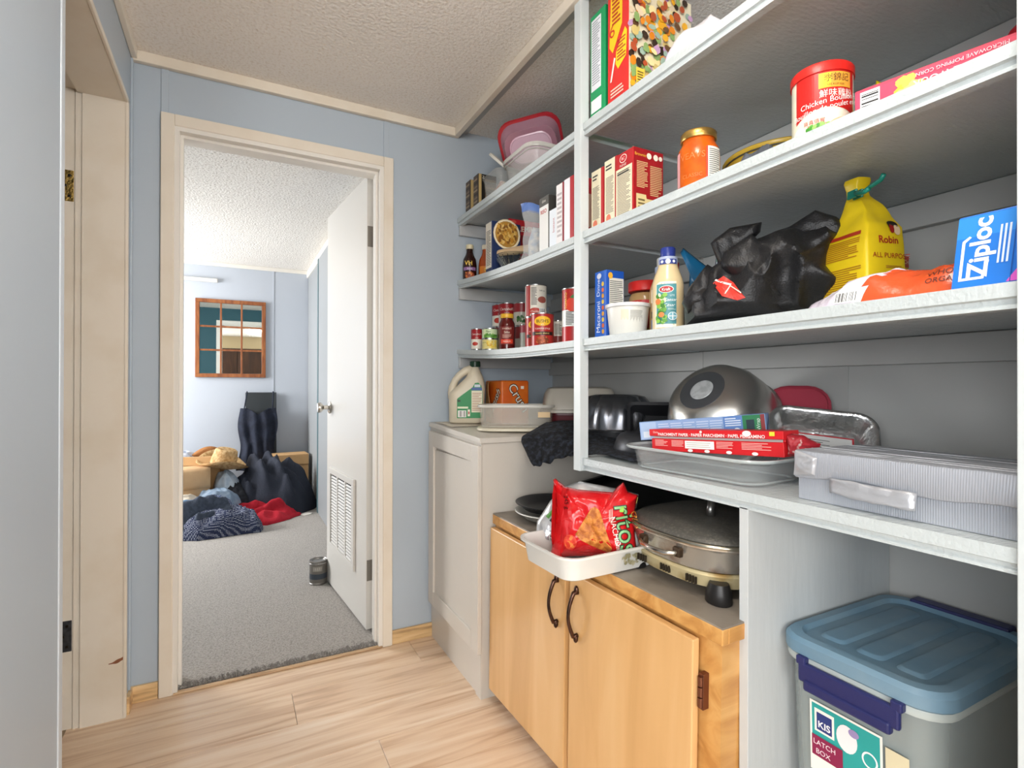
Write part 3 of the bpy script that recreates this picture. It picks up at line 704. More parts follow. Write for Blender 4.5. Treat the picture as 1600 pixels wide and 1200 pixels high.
t, fL, fF = carton('pudding_box', 'white and red thin box, left of the last two by the post', .955, 1.362, 1.506, .15, .040, .186, '#8a2330', group=G2)
Print(t).rect(fL, '#e9e6e6', .001, .035, .001, .184).fine(fL, '#b9b2b4', .006, .032, .02, .16, 10).done()
t, fL, fF = carton('gelatin_box', 'white and red thin box pressed against the middle post', .955, 1.313, 1.506, .15, .050, .188, '#b32b32', group=G2)
Print(t).rect(fL, '#e9e9ee', .001, .032, .001, .186).rect(fF, '#d8b9a0', .02, .13, .04, .14).done()

# ================================================================ left bay, top shelf
z = 1.8095; G3 = 'tea boxes on the top left shelf'
for y, x, h, lab in ((2.135, .945, .158, 'dark patterned box standing against the end wall on the top shelf'), (2.062, .95, .160, 'dark patterned box beside the clear snack tub on the top shelf')):
    t, fL, fF = carton('tea_box', lab, x, y, z, .085, .052, h, '#1d1a17', group=G3)
    p = Print(t); p.rect(fL, '#5a4c3e', .004, .048, .004, h-.004)
    for k in range(9): p.rect(fL, ['#84705a', '#3c332a', '#a08b6e'][k % 3], .006, .046, .01+k*.0155, .018+k*.0155)
    p.rect(fF, '#b89f6a', .001, .014, .002, h-.002).rect(fF, '#6b5a48', .03, .082, .01, h-.02)
    for k in range(6): p.rect(fF, ['#9a8468', '#3a3129'][k % 2], .032, .08, .014+k*.021, .024+k*.021)
    p.text(fF, '#e8e2d4', 'Z', .022, h-.014, .016).done()
t = thing('snack_tub', 'clear tub with a printed wrapper inside, second from the end wall', 'tub', (.985, 1.945, z), group=None)
obj('tub', tub(BM(), [(.11, .13, .02, 0), (.135, .155, .025, .118), (.145, .165, .028, .12), (.145, .165, .028, .126), (.137, .157, .025, .126), (.130, .15, .024, .118), (.106, .126, .018, .003)]), CLEARP, t, smooth=40)
obj('wrapper', inflate(BM(), [(-.04, .01), (.04, .01), (.046, .06), (.03, .098), (-.02, .105), (-.046, .06)], (0, .05), .03, .01, 26, 5, back=1), mat('printed_wrapper', '#d9d2c4', r=.5, mott=(22, '#b9504a', .55, .66)), t, smooth=True)
t = thing('storage_tub', 'larger clear plastic tub standing in front of the pink-lidded one', 'tub', (1.02, 1.74, z))
obj('tub', tub(BM(), [(.15, .20, .04, 0), (.185, .24, .05, .118), (.197, .252, .054, .120), (.199, .254, .054, .132), (.189, .244, .05, .132), (.180, .235, .048, .118), (.146, .196, .038, .004)]), mat('cloudy_tub_plastic', '#e0e0da', r=.14, al=.27), t, smooth=40)
RIM = mat('milky_rim_plastic', '#dddad2', r=.25, al=.75)
def rim(t, w, d, r, z0, z1, m=None): return obj('rim', loft(BM(), [[(x, y, zz) for x, y in rrect(a, b, r, 5)] for a, b, zz in ((w, d, z0), (w+.003, d+.003, (z0+z1)/2), (w, d, z1), (w-.006, d-.006, z1), (w-.006, d-.006, z0))], False, False), m or RIM, t, smooth=50)
rim(t, .2, .255, .054, .119, .134)
for w_, z_ in ((.152, .004), (.187, .110)): rim(t, w_, w_*1.31, .045, z_, z_+.003)
t = thing('lid', 'off-white plastic lid propped on the clear snack tub near the end wall', 'lid', (.975, 1.945, 1.985), rx=radians(35), ry=radians(28))
obj('disc', lathe(BM(), [(0, .004), (.055, .004), (.060, .008), (.066, .006), (.066, -.004), (.062, -.004), (.058, 0), (0, 0)], 32), plain('#d9d6cc', .4), t, smooth=40)
t = thing('food_container', 'pink-tinted food container with a red lid, tipped on top of the clear tub', 'container', (1.015, 1.775, 1.994), rx=radians(-52), rz=radians(-30))
obj('tub', tub(BM(), [(.20, .14, .05, .0), (.235, .175, .06, .07), (.245, .185, .06, .075), (.24, .18, .06, .078), (.195, .135, .05, .004)]), mat('pink_clear_plastic', '#cfa0b4', r=.12, al=.5), t, smooth=40)
obj('lid', tub(BM(), [(.25, .19, .06, .068), (.256, .196, .062, .072), (.256, .196, .062, .084), (.235, .175, .055, .087)], cap1=True), plain('#b2202e', .3), t, smooth=40)
for c_ in t.children: c_.rotation_euler = (0, 0, radians(-13))
obj('moulded_ring', tub(BM(), [(.165, .105, .045, -.001), (.155, .095, .04, -.003), (.15, .09, .04, -.0005)]), plain('#d9b3c4', .2), t, smooth=40).rotation_euler = (0, 0, radians(-13))
# ================================================================ right bay, top shelf
z = 1.8135
t, fL, fF = carton('cereal_box', 'green and white cereal box standing against the middle post on the top shelf', .985, 1.186, z, .19, .068, .30, '#0f9a5c')
Print(t).poly(fL, '#e6e8ee', [(.006, .085), (.050, .085), (.050, .285), (.006, .285)]).fine(fL, '#9aa0a8', .010, .046, .10, .28, 26).rect(fL, '#eef0f2', .006, .052, .024, .060).fine(fL, '#eef4f0', .008, .052, .008, .020, 2).rect(fF, '#0c7c48', .001, .189, .001, .299).done()
t, fL, fF = carton('cereal_box', 'red cereal box with yellow tags on its side, on the top shelf', 1.0, 1.099, z, .22, .084, .31, '#d92f2a')
p = Print(t)
p.poly(fL, '#f5c71f', [(.008, .165), (.022, .145), (.060, .205), (.062, .30), (.014, .30)]).poly(fL, '#f7d024', [(.034, .110), (.044, .092), (.076, .112), (.080, .175), (.072, .188), (.036, .140)])
p.fine(fL, '#b3341c', .040, .074, .112, .170, 7).text(fL, '#c8301e', '6', .020, .205, .05).poly(fL, '#f6efe6', [(.012, .07), (.018, .07), (.034, .125), (.028, .13)]).fine(fL, '#f2c9b8', .014, .066, .024, .05, 3).fine(fL, '#b3341c', .020, .054, .215, .29, 7)
p.rect(fF, '#e9dfc2', .001, .219, .001, .309)
r3 = random.Random(3)
p.dots(fF, ['#f0b02a', '#e58a1e', '#6b4a2c', '#d9c27a', '#c9a0c8', '#8fae6a', '#f3e2a6', '#b3502a', '#9fb8a8', '#3c2c20', '#e7d0b0'], .004, .215, .004, .30, 260, .011, r3)
p.rect(fF, '#f0cf4a', .016, .044, .028, .075).fine(fF, '#6a5222', .020, .040, .034, .068, 5).oval(fF, '#7a4a26', .030, .014, .020, .014)
p.done()
t = thing('snack_bag', 'crumpled white snack bag lying along the top shelf edge beside the cereal', 'bag', (.985, .865, z))
obj('film', heap(BM(), [(-.10, -.07), (.10, -.08), (.13, 0), (.10, .10), (-.06, .12), (-.112, .05)], (0, 0), .075, .016, 14, 3), mat('white_foil_film', '#e6e6ea', r=.25, mott=(7, '#d8d4e4', .4, .6)), t, smooth=True)
p = Print(t)
p.text(Flat((-.105, .06, .0), (0, -1, 0), (.45, 0, .9)), '#d9763a', 'Grazz', .05, .045, .022).done()

# ================================================================ right bay, second shelf
z = 1.5085; G = 'red baking mix boxes on the second shelf'
for i, (y, x, d, h, lab) in enumerate(((1.193, .965, .054, .168, 'red box with a cream nutrition side, touching the middle post'), (1.133, .965, .055, .176, 'red box with a cream nutrition side, middle of the three red boxes'), (1.066, .935, .068, .167, 'red baking mix box standing clear at the right of the three red boxes'))):
    w = .14 if i < 2 else .099
    t, fL, fF = carton('mix_box', lab, x, y, z, w, d, h, '#b01c22', group=G)
    p = Print(t); m = d-.010 if i < 2 else d-.004
    p.rect(fL, '#e2d9bb', .001, m, .001, h-(.001 if i < 2 else .040)).fine(fL, '#5c5a52', .006, m-.006, .03 if i < 2 else .008, h-.046, 30, fill=.42).fine(fL, '#3c3a36', .006, m-.012, h-.030 if i < 2 else h-.056, h-.012 if i < 2 else h-.046, 2)
    if i < 2: p.oval(fL, '#d9765a', .018, .016, .010, .012)
    else:
        p.oval(fL, '#f0e6d8', .03, h-.017, .014, .011).oval(fL, '#c01c24', .03, h-.017, .012, .009).text(fL, '#f4e8dc', 'BC', .03, h-.017, .010).text(fL, '#f4e8dc', 'FUDGE', .03, h-.034, .008)
    p.rect(fF, '#9c1820', .001, w-.001, .001, h-.001)
    if i == 2:
        p.fine(fF, '#d9bf8c', .010, .046, .066, .134, 16, fill=.45).fine(fF, '#d9bf8c', .054, .094, .050, .128, 17, fill=.45).text(fF, '#e9b83c', 'Brownie', .022, .150, .011).poly(fF, '#d8c892', [(.008, .001), (.096, .001), (.096, .040), (.042, .040), (.040, .050), (.008, .050)]).fine(fF, '#7a6a44', .014, .036, .012, .040, 3)
        for k in range(2): p.oval(fF, '#f4ead8', .050+k*.022, .150, .008, .008)
        p.oval(fF, '#f4ead8', .088, .150, .006, .006)
    else: p.rect(fF, '#c4382e', .012, .09, .05, .14).rect(fF, '#e2a23a', .016, .07, .07, .12)
    p.done()
JP = [(0, 0), (.040, 0), (.0455, .006), (.0465, .075), (.045, .096), (.036, .112), (.035, .122), (0, .122)]
t = bottle('pasta_sauce_jar', 'large glass jar of orange pasta sauce with a gold lid', .935, .867, z, JP, mat('sauce_orange_glass', '#cf5f14', r=.08, mott=(30, '#b84c0e', .4, .65)), 'jar')
obj('lid', lathe(BM(), [(.0385, .119), (.0395, .121), (.0395, .134), (.037, .137), (0, .1365)], 36), GOLD, t, smooth=40)
s = Cyl(interp(JP), facing(.935, .867)); p = Print(t)
p.rect(s, '#e8e6dc', .016, .058, .012, .092).rect(s, '#d8432c', .016, .020, .012, .092).fine(s, '#4a4a48', .023, .056, .016, .088, 16, fill=.35).rect(s, '#d9a0a0', -.060, -.046, .012, .09).text(s, '#df7a3a', 'VEAVS', -.014, .074, .020).text(s, '#df7a3a', 'CLASSIC', -.014, .030, .012).done()
t = thing('yellow_bowl', 'yellow mixing bowl behind the pasta sauce jar', 'bowl', (1.215, .865, z))
obj('bowl', lathe(BM(), [(0, .004), (.06, 0), (.07, .002), (.115, .060), (.128, .126), (.134, .132), (.131, .136), (.124, .130), (.110, .060), (.06, .010), (0, .008)], 44, cap=False), mat('yellow_enamel', '#c7a53a', r=.25), t, smooth=True)
obj('rim_line', lathe(BM(), [(.1282, .122), (.1288, .122), (.1292, .126), (.1286, .126)], 44, cap=False), plain('#4a4636', .5), t, smooth=True)
t = thing('grey_cloth', 'folded grey cloth tucked beside the yellow bowl', 'cloth', (1.045, .78, z))
obj('cloth', heap(BM(), [(-.05, -.05), (.05, -.05), (.06, .03), (0, .06), (-.06, .04)], (0, 0), .085, .012, 18, 5), mat('grey_blue_cloth', '#5f646c', r=.9), t, smooth=True)
# bouillon tin
R = .057; t = thing('bouillon_tin', 'large red and white chicken bouillon tin with a red plastic lid', 'tin', (.965, .600, z))
obj('tin', lathe(BM(), [(0, .002), (R-.003, .002), (R-.002, 0), (R, .002), (R, .135), (0, .135)], 48), mat('white_tin_print', '#e9e6cf', r=.25), t, smooth=40)
obj('lid', lathe(BM(), [(R+.0005, .134), (R+.0028, .134), (R+.003, .150), (R+.0005, .1535), (R-.004, .1535), (R-.006, .1515), (0, .1515)], 48), plain('#d2261f', .3), t, smooth=40)
s = Cyl(R, facing(.965, .600)); a = .072
bm = BM(); nn = 28
def curve_v(u): return .052+.030*max(0, 1-abs((u-.010)/.085)**2)-.018
grid(bm, nn, 8, lambda i, j: s(-a+.018+(2*a-.018)*i, curve_v(-a+.018+(2*a-.018)*i)+(.1345-curve_v(-a+.018+(2*a-.018)*i))*j, .0004))
printed(t, 'printed_label', bm, plain('#c9241f', .3))
p = Print(t); p.h = .0008
p.rect(s, '#d9b03a', -.006, .058, .101, .1305).rect(s, '#e6a13a', -.004, .056, .1025, .129).rect(s, '#f0c22e', -.004, .016, .1025, .129).text(s, '#3a2412', '李錦記', .028, .1195, .0165).text(s, '#6a3a14', 'LEE KUM KEE', .026, .1065, .0055).text(s, '#f6ece2', '鮮味雞粉', .028, .090, .0165)
p.text(s, '#f8f4ee', 'Chicken Bouillon Powder', -.040, .0745, .0150, align='L', arc=1.2).text(s, '#f8f4ee', 'Bouillon de poulet en poudre', -.056, .0590, .0145, align='L', arc=1.2)
p.text(s, '#b5382c', '貨真價實', -.014, .040, .010).text(s, '#b5382c', '醇香鮮美', -.006, .030, .010)
t.scale = (.87, .87, .92)
p.oval(s, '#d0cfd4', -.045, .022, .016, .016).oval(s, '#ece9dc', -.045, .022, .0145, .0145).text(s, '#8a8a92', 'HALAL', -.045, .022, .006)
p.oval(s, '#e2b184', .034, .024, .030, .018, .3).oval(s, '#e8bd92', .010, .012, .018, .014).oval(s, '#d49a68', .046, .014, .022, .013).dots(s, ['#5fa83a', '#3f8a2a', '#8cc45a'], -.024, .012, .006, .032, 40, .0045).rect(s, '#b8261e', -.034, .002, .0015, .005)
p.done()
t, fL, fF = carton('popcorn_box', 'pink-red popcorn box lying upside down beside the bouillon tin', 0.974, .424, z, .058, .205, .060, '#cf3350', rz=radians(12))
Print(t).rect(fL, '#d8385a', .001, .204, .001, .055).bars(fL, .010, .034, .006, .052, 12, flip=True).dots(fL, ['#f2d24a', '#f7e27a', '#e9b92c'], .062, .090, .014, .050, 30, .0075).text(fL, '#f6ece8', 'BUTTER FLAVOUR', .142, .036, .0150, rot=pi, bold=.01).text(fL, '#f3d4da', 'MICROWAVE POPPING CORN', .138, .0495, .0080, rot=pi).done()
t = thing('spice_bag', 'bright yellow pouch with a pointed top standing behind the popcorn box', 'bag', (1.135, .575, z), rz=toward(1.135, .575))
obj('film', inflate(BM(), [(-.028, 0), (.030, 0), (.033, .09), (.020, .135), (-.004, .160), (-.018, .172), (-.022, .150), (-.024, .10)], (0, .07), .022, .006, 20, 8), mat('yellow_film', '#e8d414', r=.25), t, smooth=True)
Print(t).text(Flat((0, -.026, 0), (1, 0, 0), (0, 0, 1)), '#2a2a20', 'M', .012, .075, .02).done()
t = thing('frozen_bag', 'dark blue plastic package lying behind the bouillon tin', 'bag', (1.20, .47, z))
obj('film', heap(BM(), [(-.07, -.16), (.08, -.17), (.10, 0), (.09, .15), (-.06, .14), (-.08, 0)], (0, 0), .115, .012, 12, 11), mat('navy_film', '#1f4a66', r=.3), t, smooth=True)
t = thing('chip_bag', 'dark red package behind the far end of the popcorn box', 'bag', (1.14, .345, z+.0), rz=.1)
obj('film', heap(BM(), [(-.04, -.055), (.06, -.05), (.07, .05), (.0, .10), (-.05, .06)], (0, 0), .155, .014, 12, 21), mat('dark_red_film', '#9a1422', r=.3), t, smooth=True)

# ================================================================ right bay, third shelf
z = 1.2055
t, fL, fF = carton('macaroni_box', 'bright blue dinner box with white lettering beside the middle post', .937, 1.192, z, .062, .052, .188, '#1f56b8')
p = Print(t); p.rect(fL, '#2a63c4', .001, .051, .001, .187).text(fL, '#eef0f4', 'Macaroni', .016, .060, .024, rot=pi/2).text(fL, '#dfe6f2', 'Dinner', .016, .146, .020, rot=pi/2)
for k in range(9): p.oval(fL, ['#e2a23a', '#d86a3a', '#e8c44a'][k % 3], .038, .018+k*.0165, .0055, .0065)
p.oval(fL, '#d6dae8', .022, .174, .010, .008).rect(fF, '#dcdcd2', .008, .058, .050, .166).fine(fF, '#5a5a58', .010, .056, .054, .160, 20, fill=.4).oval(fF, '#f0b43a', .012, .172, .008, .009).rect(fF, '#c9ccd2', .012, .03, .014, .022).done()
t = thing('yogurt_tub', 'white plastic tub with a snap lid in front of the red-lidded jar', 'tub', (.936, 1.112, z))
obj('tub', lathe(BM(), [(0, .001), (.046, 0), (.048, .003), (.056, .074), (.0585, .076), (.0585, .080), (0, .080)], 40), mat('white_tub_plastic', '#dcdcd6', r=.3), t, smooth=40)
obj('lid', lathe(BM(), [(.0588, .0745), (.0602, .0755), (.0602, .0835), (.057, .0845), (.055, .0825), (0, .0825)], 40), plain('#d4d6d8', .3), t, smooth=40)
s = Cyl(interp([(.046, 0), (.057, .08)]), facing(.936, 1.112)); Print(t).rect(s, '#d8d2bc', -.018, .002, .008, .066).fine(s, '#7a7a74', .006, .040, .010, .064, 18, fill=.35).done()
t = thing('peanut_butter_jar', 'jar with a wide red lid and red label behind the white tub', 'jar', (1.045, 1.165, z))
obj('jar', lathe(BM(), [(0, 0), (.042, 0), (.046, .006), (.046, .118), (.040, .13), (0, .13)], 36), mat('peanut_jar', '#a9885a', r=.15), t, smooth=40)
obj('lid', lathe(BM(), [(.0465, .135), (.0485, .137), (.0485, .160), (.0465, .163), (0, .163)], 36), plain('#cf2a26', .3), t, smooth=40)
s = Cyl(.046, facing(1.045, 1.165)); Print(t).rect(s, '#b92a2c', -.05, .05, .028, .108).rect(s, '#d8d2c4', -.046, -.020, .06, .104).fine(s, '#55504a', -.044, -.022, .064, .10, 9).fine(s, '#e6c0b4', -.01, .03, .08, .10, 3).done()
t = bottle('vinegar_bottle', 'clear bottle with a red cap behind the salad dressing', 1.16, 1.175, z, [(0, 0), (.034, 0), (.036, .004), (.036, .13), (.028, .165), (.016, .19), (.016, .205), (0, .205)], mat('grey_clear_plastic', '#8a8784', r=.15, tr=.4))
obj('cap', lathe(BM(), [(.018, .20), (.019, .202), (.019, .232), (.017, .235), (0, .235)], 20), plain('#b8242c', .35), t, smooth=40)
t = thing('spice_jar', 'small jar with a yellow and brown label squeezed behind the white tub', 'jar', (1.055, 1.085, z))
obj('jar', lathe(BM(), [(0, 0), (.022, 0), (.024, .004), (.024, .105), (.02, .115), (0, .115)], 24), plain('#7a3a22', .3), t, smooth=40)
obj('lid', lathe(BM(), [(.0235, .112), (.0235, .13), (0, .13)], 20), plain('#3a2a22', .4), t, smooth=40)
DP = [(0, 0), (.034, 0), (.0375, .004), (.038, .112), (.035, .128), (.024, .158), (.0215, .172), (.0215, .178), (0, .178)]
def dressing(name, lab, x, y, m, lbl, cap):
    t = bottle(name, lab, x, y, z, DP, m, 'bottle', part='plastic_body')
    obj('neck_band', lathe(BM(), [(.0235, .160), (.0228, .160), (.0235, .176), (.0228, .182)], 28, cap=False), plain('#aab4cc', .3), t, smooth=True)
    obj('cap', lathe(BM(), [(.0165, .178), (.0175, .180), (.0180, .203), (.0165, .206), (0, .206)], 28, rfun=lambda a, zz: 1+.02*cos(20*a)), plain(cap, .35), t, smooth=30)
    return t
t = dressing('dressing_bottle', 'creamy salad dressing bottle with a teal label and blue cap', .945, .973, mat('creamy_dressing', '#d9c397', r=.18), None, '#2a3a8a')
s = Cyl(interp(DP), facing(.945, .973)); p = Print(t)
p.poly(s, '#f0ead8', [(-.030, .008), (.020, .008), (.020, .118), (-.020, .118), (-.030, .112)])
rect(p.bm, s, -.028, .020, .016, .112, mi=p.i('#4f9096'), h=.0010)
p.h = .0013
p.oval(s, '#f0ece4', -.004, .099, .0175, .0085).oval(s, '#b3242a', -.004, .099, .0155, .0072).text(s, '#f6f2ea', 'Kraft', -.004, .099, .0095, bold=.01).text(s, '#eaf2f0', 'LITE', .010, .084, .006).text(s, '#f2f6f4', 'Caesar', .006, .074, .0105, shear=.25).text(s, '#f2f6f4', 'César', .004, .061, .0105, shear=.25).fine(s, '#bcd6d4', .0, .018, .049, .054, 2)
p.dots(s, ['#5f9a3a', '#84b84a', '#3f7d2e', '#d9e2c0'], -.026, -.006, .018, .086, 46, .0052).oval(s, '#d07a3e', -.022, .070, .0065, .0075).oval(s, '#d8854a', -.014, .038, .0065, .0065).oval(s, '#d9e6ea', .010, .034, .010, .010).oval(s, '#6fa8b4', .010, .034, .0085, .0085).rect(s, '#dfe8ea', .002, .018, .033, .035).rect(s, '#dfe8ea', .009, .011, .026, .042)
nb = Cyl(.0242, facing(.945, .973)); p.h = .0006
p.rect(nb, '#34448e', -.022, .022, .163, .175).oval(nb, '#eef0f4', 0, .169, .006, .006).oval(nb, '#eef0f4', -.014, .169, .0035, .0035).oval(nb, '#eef0f4', .014, .169, .0035, .0035).done()
t = dressing('dressing_bottle', 'tan dressing bottle half hidden behind the teal-labelled one', 1.01, 1.055, mat('tan_dressing', '#b5946a', r=.2), None, '#d8d4c8')
s = Cyl(interp(DP), facing(1.01, 1.055)); Print(t).rect(s, '#e6dcc8', -.036, .02, .085, .120).rect(s, '#2b2b33', -.036, .02, .044, .062).text(s, '#d8d4cc', 'RIV', -.020, .053, .012).rect(s, '#5a82b4', -.036, .02, .002, .040).done()
t = thing('blue_pouch', 'blue plastic pouch corner sticking up behind the dressing bottles', 'bag', (1.16, 1.06, z), rz=toward(1.16, 1.06))
obj('film', inflate(BM(), [(-.04, 0), (.04, 0), (.045, .12), (.03, .185), (-.005, .215), (-.052, .258), (-.060, .246), (-.035, .19), (-.038, .1)], (0, .1), .02, .006, 16, 2), mat('blue_pouch_film', '#1f6f9c', r=.3), t, smooth=True)
G = 'purple snack pouches behind the black bag'
for x, y, w, h, lab, c1 in ((1.135, .955, .055, .200, 'purple pouch with a pale crimped top, nearest the dressing bottle', '#4a2f78'), (1.12, .845, .085, .175, 'purple and red pouch behind the black bag', '#6a2f86')):
    t = thing('snack_pouch', lab, 'bag', (x, y, z), rz=toward(x, y), group=G)
    obj('film', inflate(BM(), [(-w/2, 0), (w/2, 0), (w/2, h*.8), (w/2+.004, h*.86), (w/2, h), (-w/2, h*1.06), (-w/2-.004, h*.86), (-w/2, h*.8)], (0, h*.45), .022, .004, 24, 6), mat('purple_film_'+c1[1:], c1, r=.3), t, smooth=True)
    sf = Flat((-w/2, -.0245, 0), (1, 0, 0), (0, 0, 1)); p = Print(t)
    if w < .06: p.h = -.012; p.poly(sf, '#c6cec8', [(0, h*.86), (w, h*.84), (w, h*.99), (-.0, h*1.05)]).poly(sf, '#6f9c86', [(0, h*.95), (w*.5, h*.9), (w*.2, h*1.0), (0, h*1.05)])
    else: p.text(sf, '#e0a03a', '8 BARS', .05, h*.76, .012).rect(sf, '#c22c3a', .008, w-.004, h*.1, h*.62).rect(sf, '#c9a0b0', .016, w-.012, h*.42, h*.56)
    p.done()
# black non-woven bag, crumpled
bx_, by_ = 1.03, .775
t = thing('shopping_bag', 'crumpled black fabric shopping bag with a red and white emblem', 'bag', (bx_, by_, z), rz=toward(bx_, by_)); t.scale = (1, 1, .93)
BLK = mat('black_nonwoven_fabric', '#1a1a1c', r=.4, bump=(300, .2), spec=.5)
ol = [(-.162, 0), (-.163, .048), (-.144, .093), (-.123, .126), (-.106, .143), (-.083, .160), (-.052, .194), (-.02, .200), (.025, .213), (.075, .230), (.10, .238), (.138, .220), (.160, .196), (.140, .171), (.131, .119), (.158, .083), (.160, .066), (.138, .030), (.114, 0)]
bb = obj('body', inflate(BM(), ol, (-.005, .085), .085, .046, 9.5, 3, back=.7, rings=30, nper=5, aniso=.6), BLK, t, smooth=55)
def flap(name, pts, c, y0, d, seed):
    bm = inflate(BM(), pts, c, d, .012, 16, seed, back=.3, rings=12, nper=5)
    for v in bm.verts: v.co.y += y0
    return obj(name, bm, BLK, t, smooth=55)
flap('handle', [(-.088, .150), (-.104, .200), (-.098, .207), (-.064, .232), (.0, .237), (-.003, .214), (-.02, .196), (-.03, .18), (-.045, .14), (-.06, .12)], (-.055, .185), -.03, .022, 5)
flap('front_fold', [(-.075, .165), (-.02, .20), (.012, .165), (.022, .12), (.040, .05), (.016, .045), (-.02, .065), (-.06, .10), (-.082, .13)], (-.025, .12), -.072, .03, 8)
flap('top_fold', [(.02, .16), (.035, .205), (.098, .243), (.138, .222), (.163, .196), (.138, .165), (.10, .15), (.06, .155)], (.09, .195), -.045, .03, 12)
flap('side_fold', [(-.150, .03), (-.162, .055), (-.143, .096), (-.108, .145), (-.09, .13), (-.085, .10), (-.10, .06), (-.12, .03)], (-.122, .08), -.055, .03, 16)
sf = Flat((-.004, -.128, -.01), (.95, -.22, 0), (-.10, .10, .96)); p = Print(t, 'emblem'); sf = Drape(sf, bb, .002)
p.poly(sf, '#c9382c', [(-.078, .098), (-.060, .118), (-.040, .098), (-.018, .058), (-.034, .054), (-.062, .066)]).poly(sf, '#f2eee8', [(-.074, .104), (-.046, .092), (-.044, .096), (-.072, .108)])
for k in range(9): p.rect(sf, '#f2e6d8', -.058+.0012*k, -.0555+.0012*k, .072+.0022*k, .0745+.0022*k)
for k in range(10): p.rect(sf, '#f2e6d8', -.046+.0022*k, -.0435+.0022*k, .088-.0022*k, .0905-.0022*k)
p.done()
# flour bag
fx, fy = 1.075, .590
t = thing('flour_bag', 'tall yellow flour bag with its top gathered and clipped', 'bag', (fx, fy, z), rz=radians(-14))
def fring(zz, k, lx=0, r=.008): return [(lx+px_*.80, py_, zz) for px_, py_ in rrect(.112*k, .105*(k if k > .8 else max(k*.75, .16)), r*k, 3)]
secs = [(0, .96, 0), (.01, 1, 0), (.06, 1.03, 0), (.13, 1.0, 0), (.165, .92, .004), (.19, .76, .006), (.215, .55, .006), (.235, .34, .002), (.247, .30, -.002), (.262, .36, -.006), (.268, .34, -.008)]
bm = loft(BM(), [fring(a, b, c) for a, b, c in secs])
bmesh.ops.subdivide_edges(bm, edges=bm.edges[:], cuts=2, use_grid_fill=True)
for v in bm.verts:
    n_ = ridge(v.co.x+v.co.y, v.co.z, 14, 2); k = max(0, (v.co.z-.10))*.12
    v.co.x += n_*k*.5; v.co.y += ridge(v.co.x, v.co.z, 16, 7)*k*.5
YEL = mat('yellow_paper_film', '#e3c41c', r=.35, bump=(12, .25))
pb = obj('paper_body', bm, YEL, t, smooth=50)
fl_ = Flat((-.0480, .0525, 0), (0, -1, 0), (0, 0, 1)); ff_ = Flat((-.045, -.0560, 0), (1, 0, 0), (0, 0, 1)); p = Print(t); fl_ = Drape(fl_, pb); ff_ = Drape(ff_, pb)
p.rect(fl_, '#b0341e', .012, .088, .150, .157).fine(fl_, '#b06a1a', .014, .088, .108, .146, 10, fill=.4).fine(fl_, '#a0661a', .012, .094, .016, .092, 18, fill=.38)
p.text(ff_, '#a52a1c', 'Robin', .050, .138, .019, bold=.02).text(ff_, '#a52a1c', 'ALL PURPOSE', .052, .108, .0135).fine(ff_, '#b07a2a', .04, .08, .084, .090, 2).oval(ff_, '#2a2420', .066, .168, .014, .009, .4).oval(ff_, '#e6c9a0', .072, .158, .008, .010).oval(ff_, '#a02018', .060, .160, .006, .009).rect(ff_, '#dadfe0', .004, .086, .050, .066).done()
cl = thing('bag_clip', 'green plastic clip pinching the top of the flour bag', 'clip', (fx-.030, fy-.006, z+.232), rz=radians(60), ry=radians(-6))
bm = BM(); bx(bm, -.012, .016, -.008, -.003, -.008, .008, .002); bx(bm, -.012, .016, .003, .008, -.008, .008, .002); obj('jaws', bm, plain('#0f7a68', .35), cl)
bm = BM(); tube(bm, [(-.010, -.006, .0), (-.03, -.008, .006), (-.052, -.012, .012), (-.06, -.012, .02)], .0042, 8); tube(bm, [(-.010, .006, .0), (-.03, .012, -.006), (-.056, .018, -.010), (-.066, .016, -.006)], .0042, 8); obj('arms', bm, plain('#0f7a68', .35), cl, smooth=True)
t, fL, fF = carton('starch_box', 'small yellow box with a red band behind the flour bag', 1.245, .640, z, .085, .06, .148, '#d8bb2c')
Print(t).rect(fF, '#b8442c', .001, .084, .122, .147).text(fF, '#f0e0c0', 'STARCH', .06, .134, .012).fine(fF, '#8a6a1c', .02, .08, .03, .10, 8).rect(fL, '#c9a824', .002, .058, .002, .12).done()
t = thing('bread_bag', 'clear and orange plastic bag lying on its side in front of the flour bag', 'bag', (.957, .448, z), rz=radians(3))
bm = heap(BM(), [(-.045, -.12), (.06, -.12), (.075, -.04), (.07, .06), (.05, .135), (-.03, .150), (-.06, .10), (-.062, .02), (-.058, -.08)], (0, -.01), .043, .011, 15, 31, rings=22, nper=6)
ORG = mat('orange_film', '#d4552c', r=.22, bump=(30, .3)); LIL = mat('cloudy_bag_film', '#d9d0de', r=.18, bump=(40, .5), mott=(16, '#f0eef2', .42, .6))
for f in bm.faces:
    c = f.calc_center_median(); f.material_index = 1 if c.y > .028+.9*(-.03-c.x)*.8+.02*nz(c.x, c.y, 0, 40) else 0
bf = obj('film', bm, [ORG, LIL], t, smooth=True)
sf = Drape(Flat((-.066, .06, .006), (0, -1, 0), (.25, 0, .97)), bf); p = Print(t)
p.h = .0004; p.bars(sf, -.028, .006, .002, .018, 14).done()
p = Print(t, 'lettering'); sf = Drape(Flat((-.05, -.02, .022), (0, -1, 0), (.6, 0, .8)), bf); p.text(sf, '#4a1c14', 'WHOLE', .040, .012, .013).text(sf, '#4a1c14', 'ORGANIC', .044, -.001, .012).done()
t, fL, fF = carton('freezer_bag_box', 'blue and pink zip bag carton at the right end of the third shelf', .945, .321, z, .11, .098, .100, '#1a6fd0', rx=radians(0))
for v in bpy.data.objects[t.children[0].name].data.vertices: v.co.y -= (v.co.z)*.10
fL = Flat((-.055, .049, 0), (0, -1, 0), (0, -.10, 1)); p = Print(t)
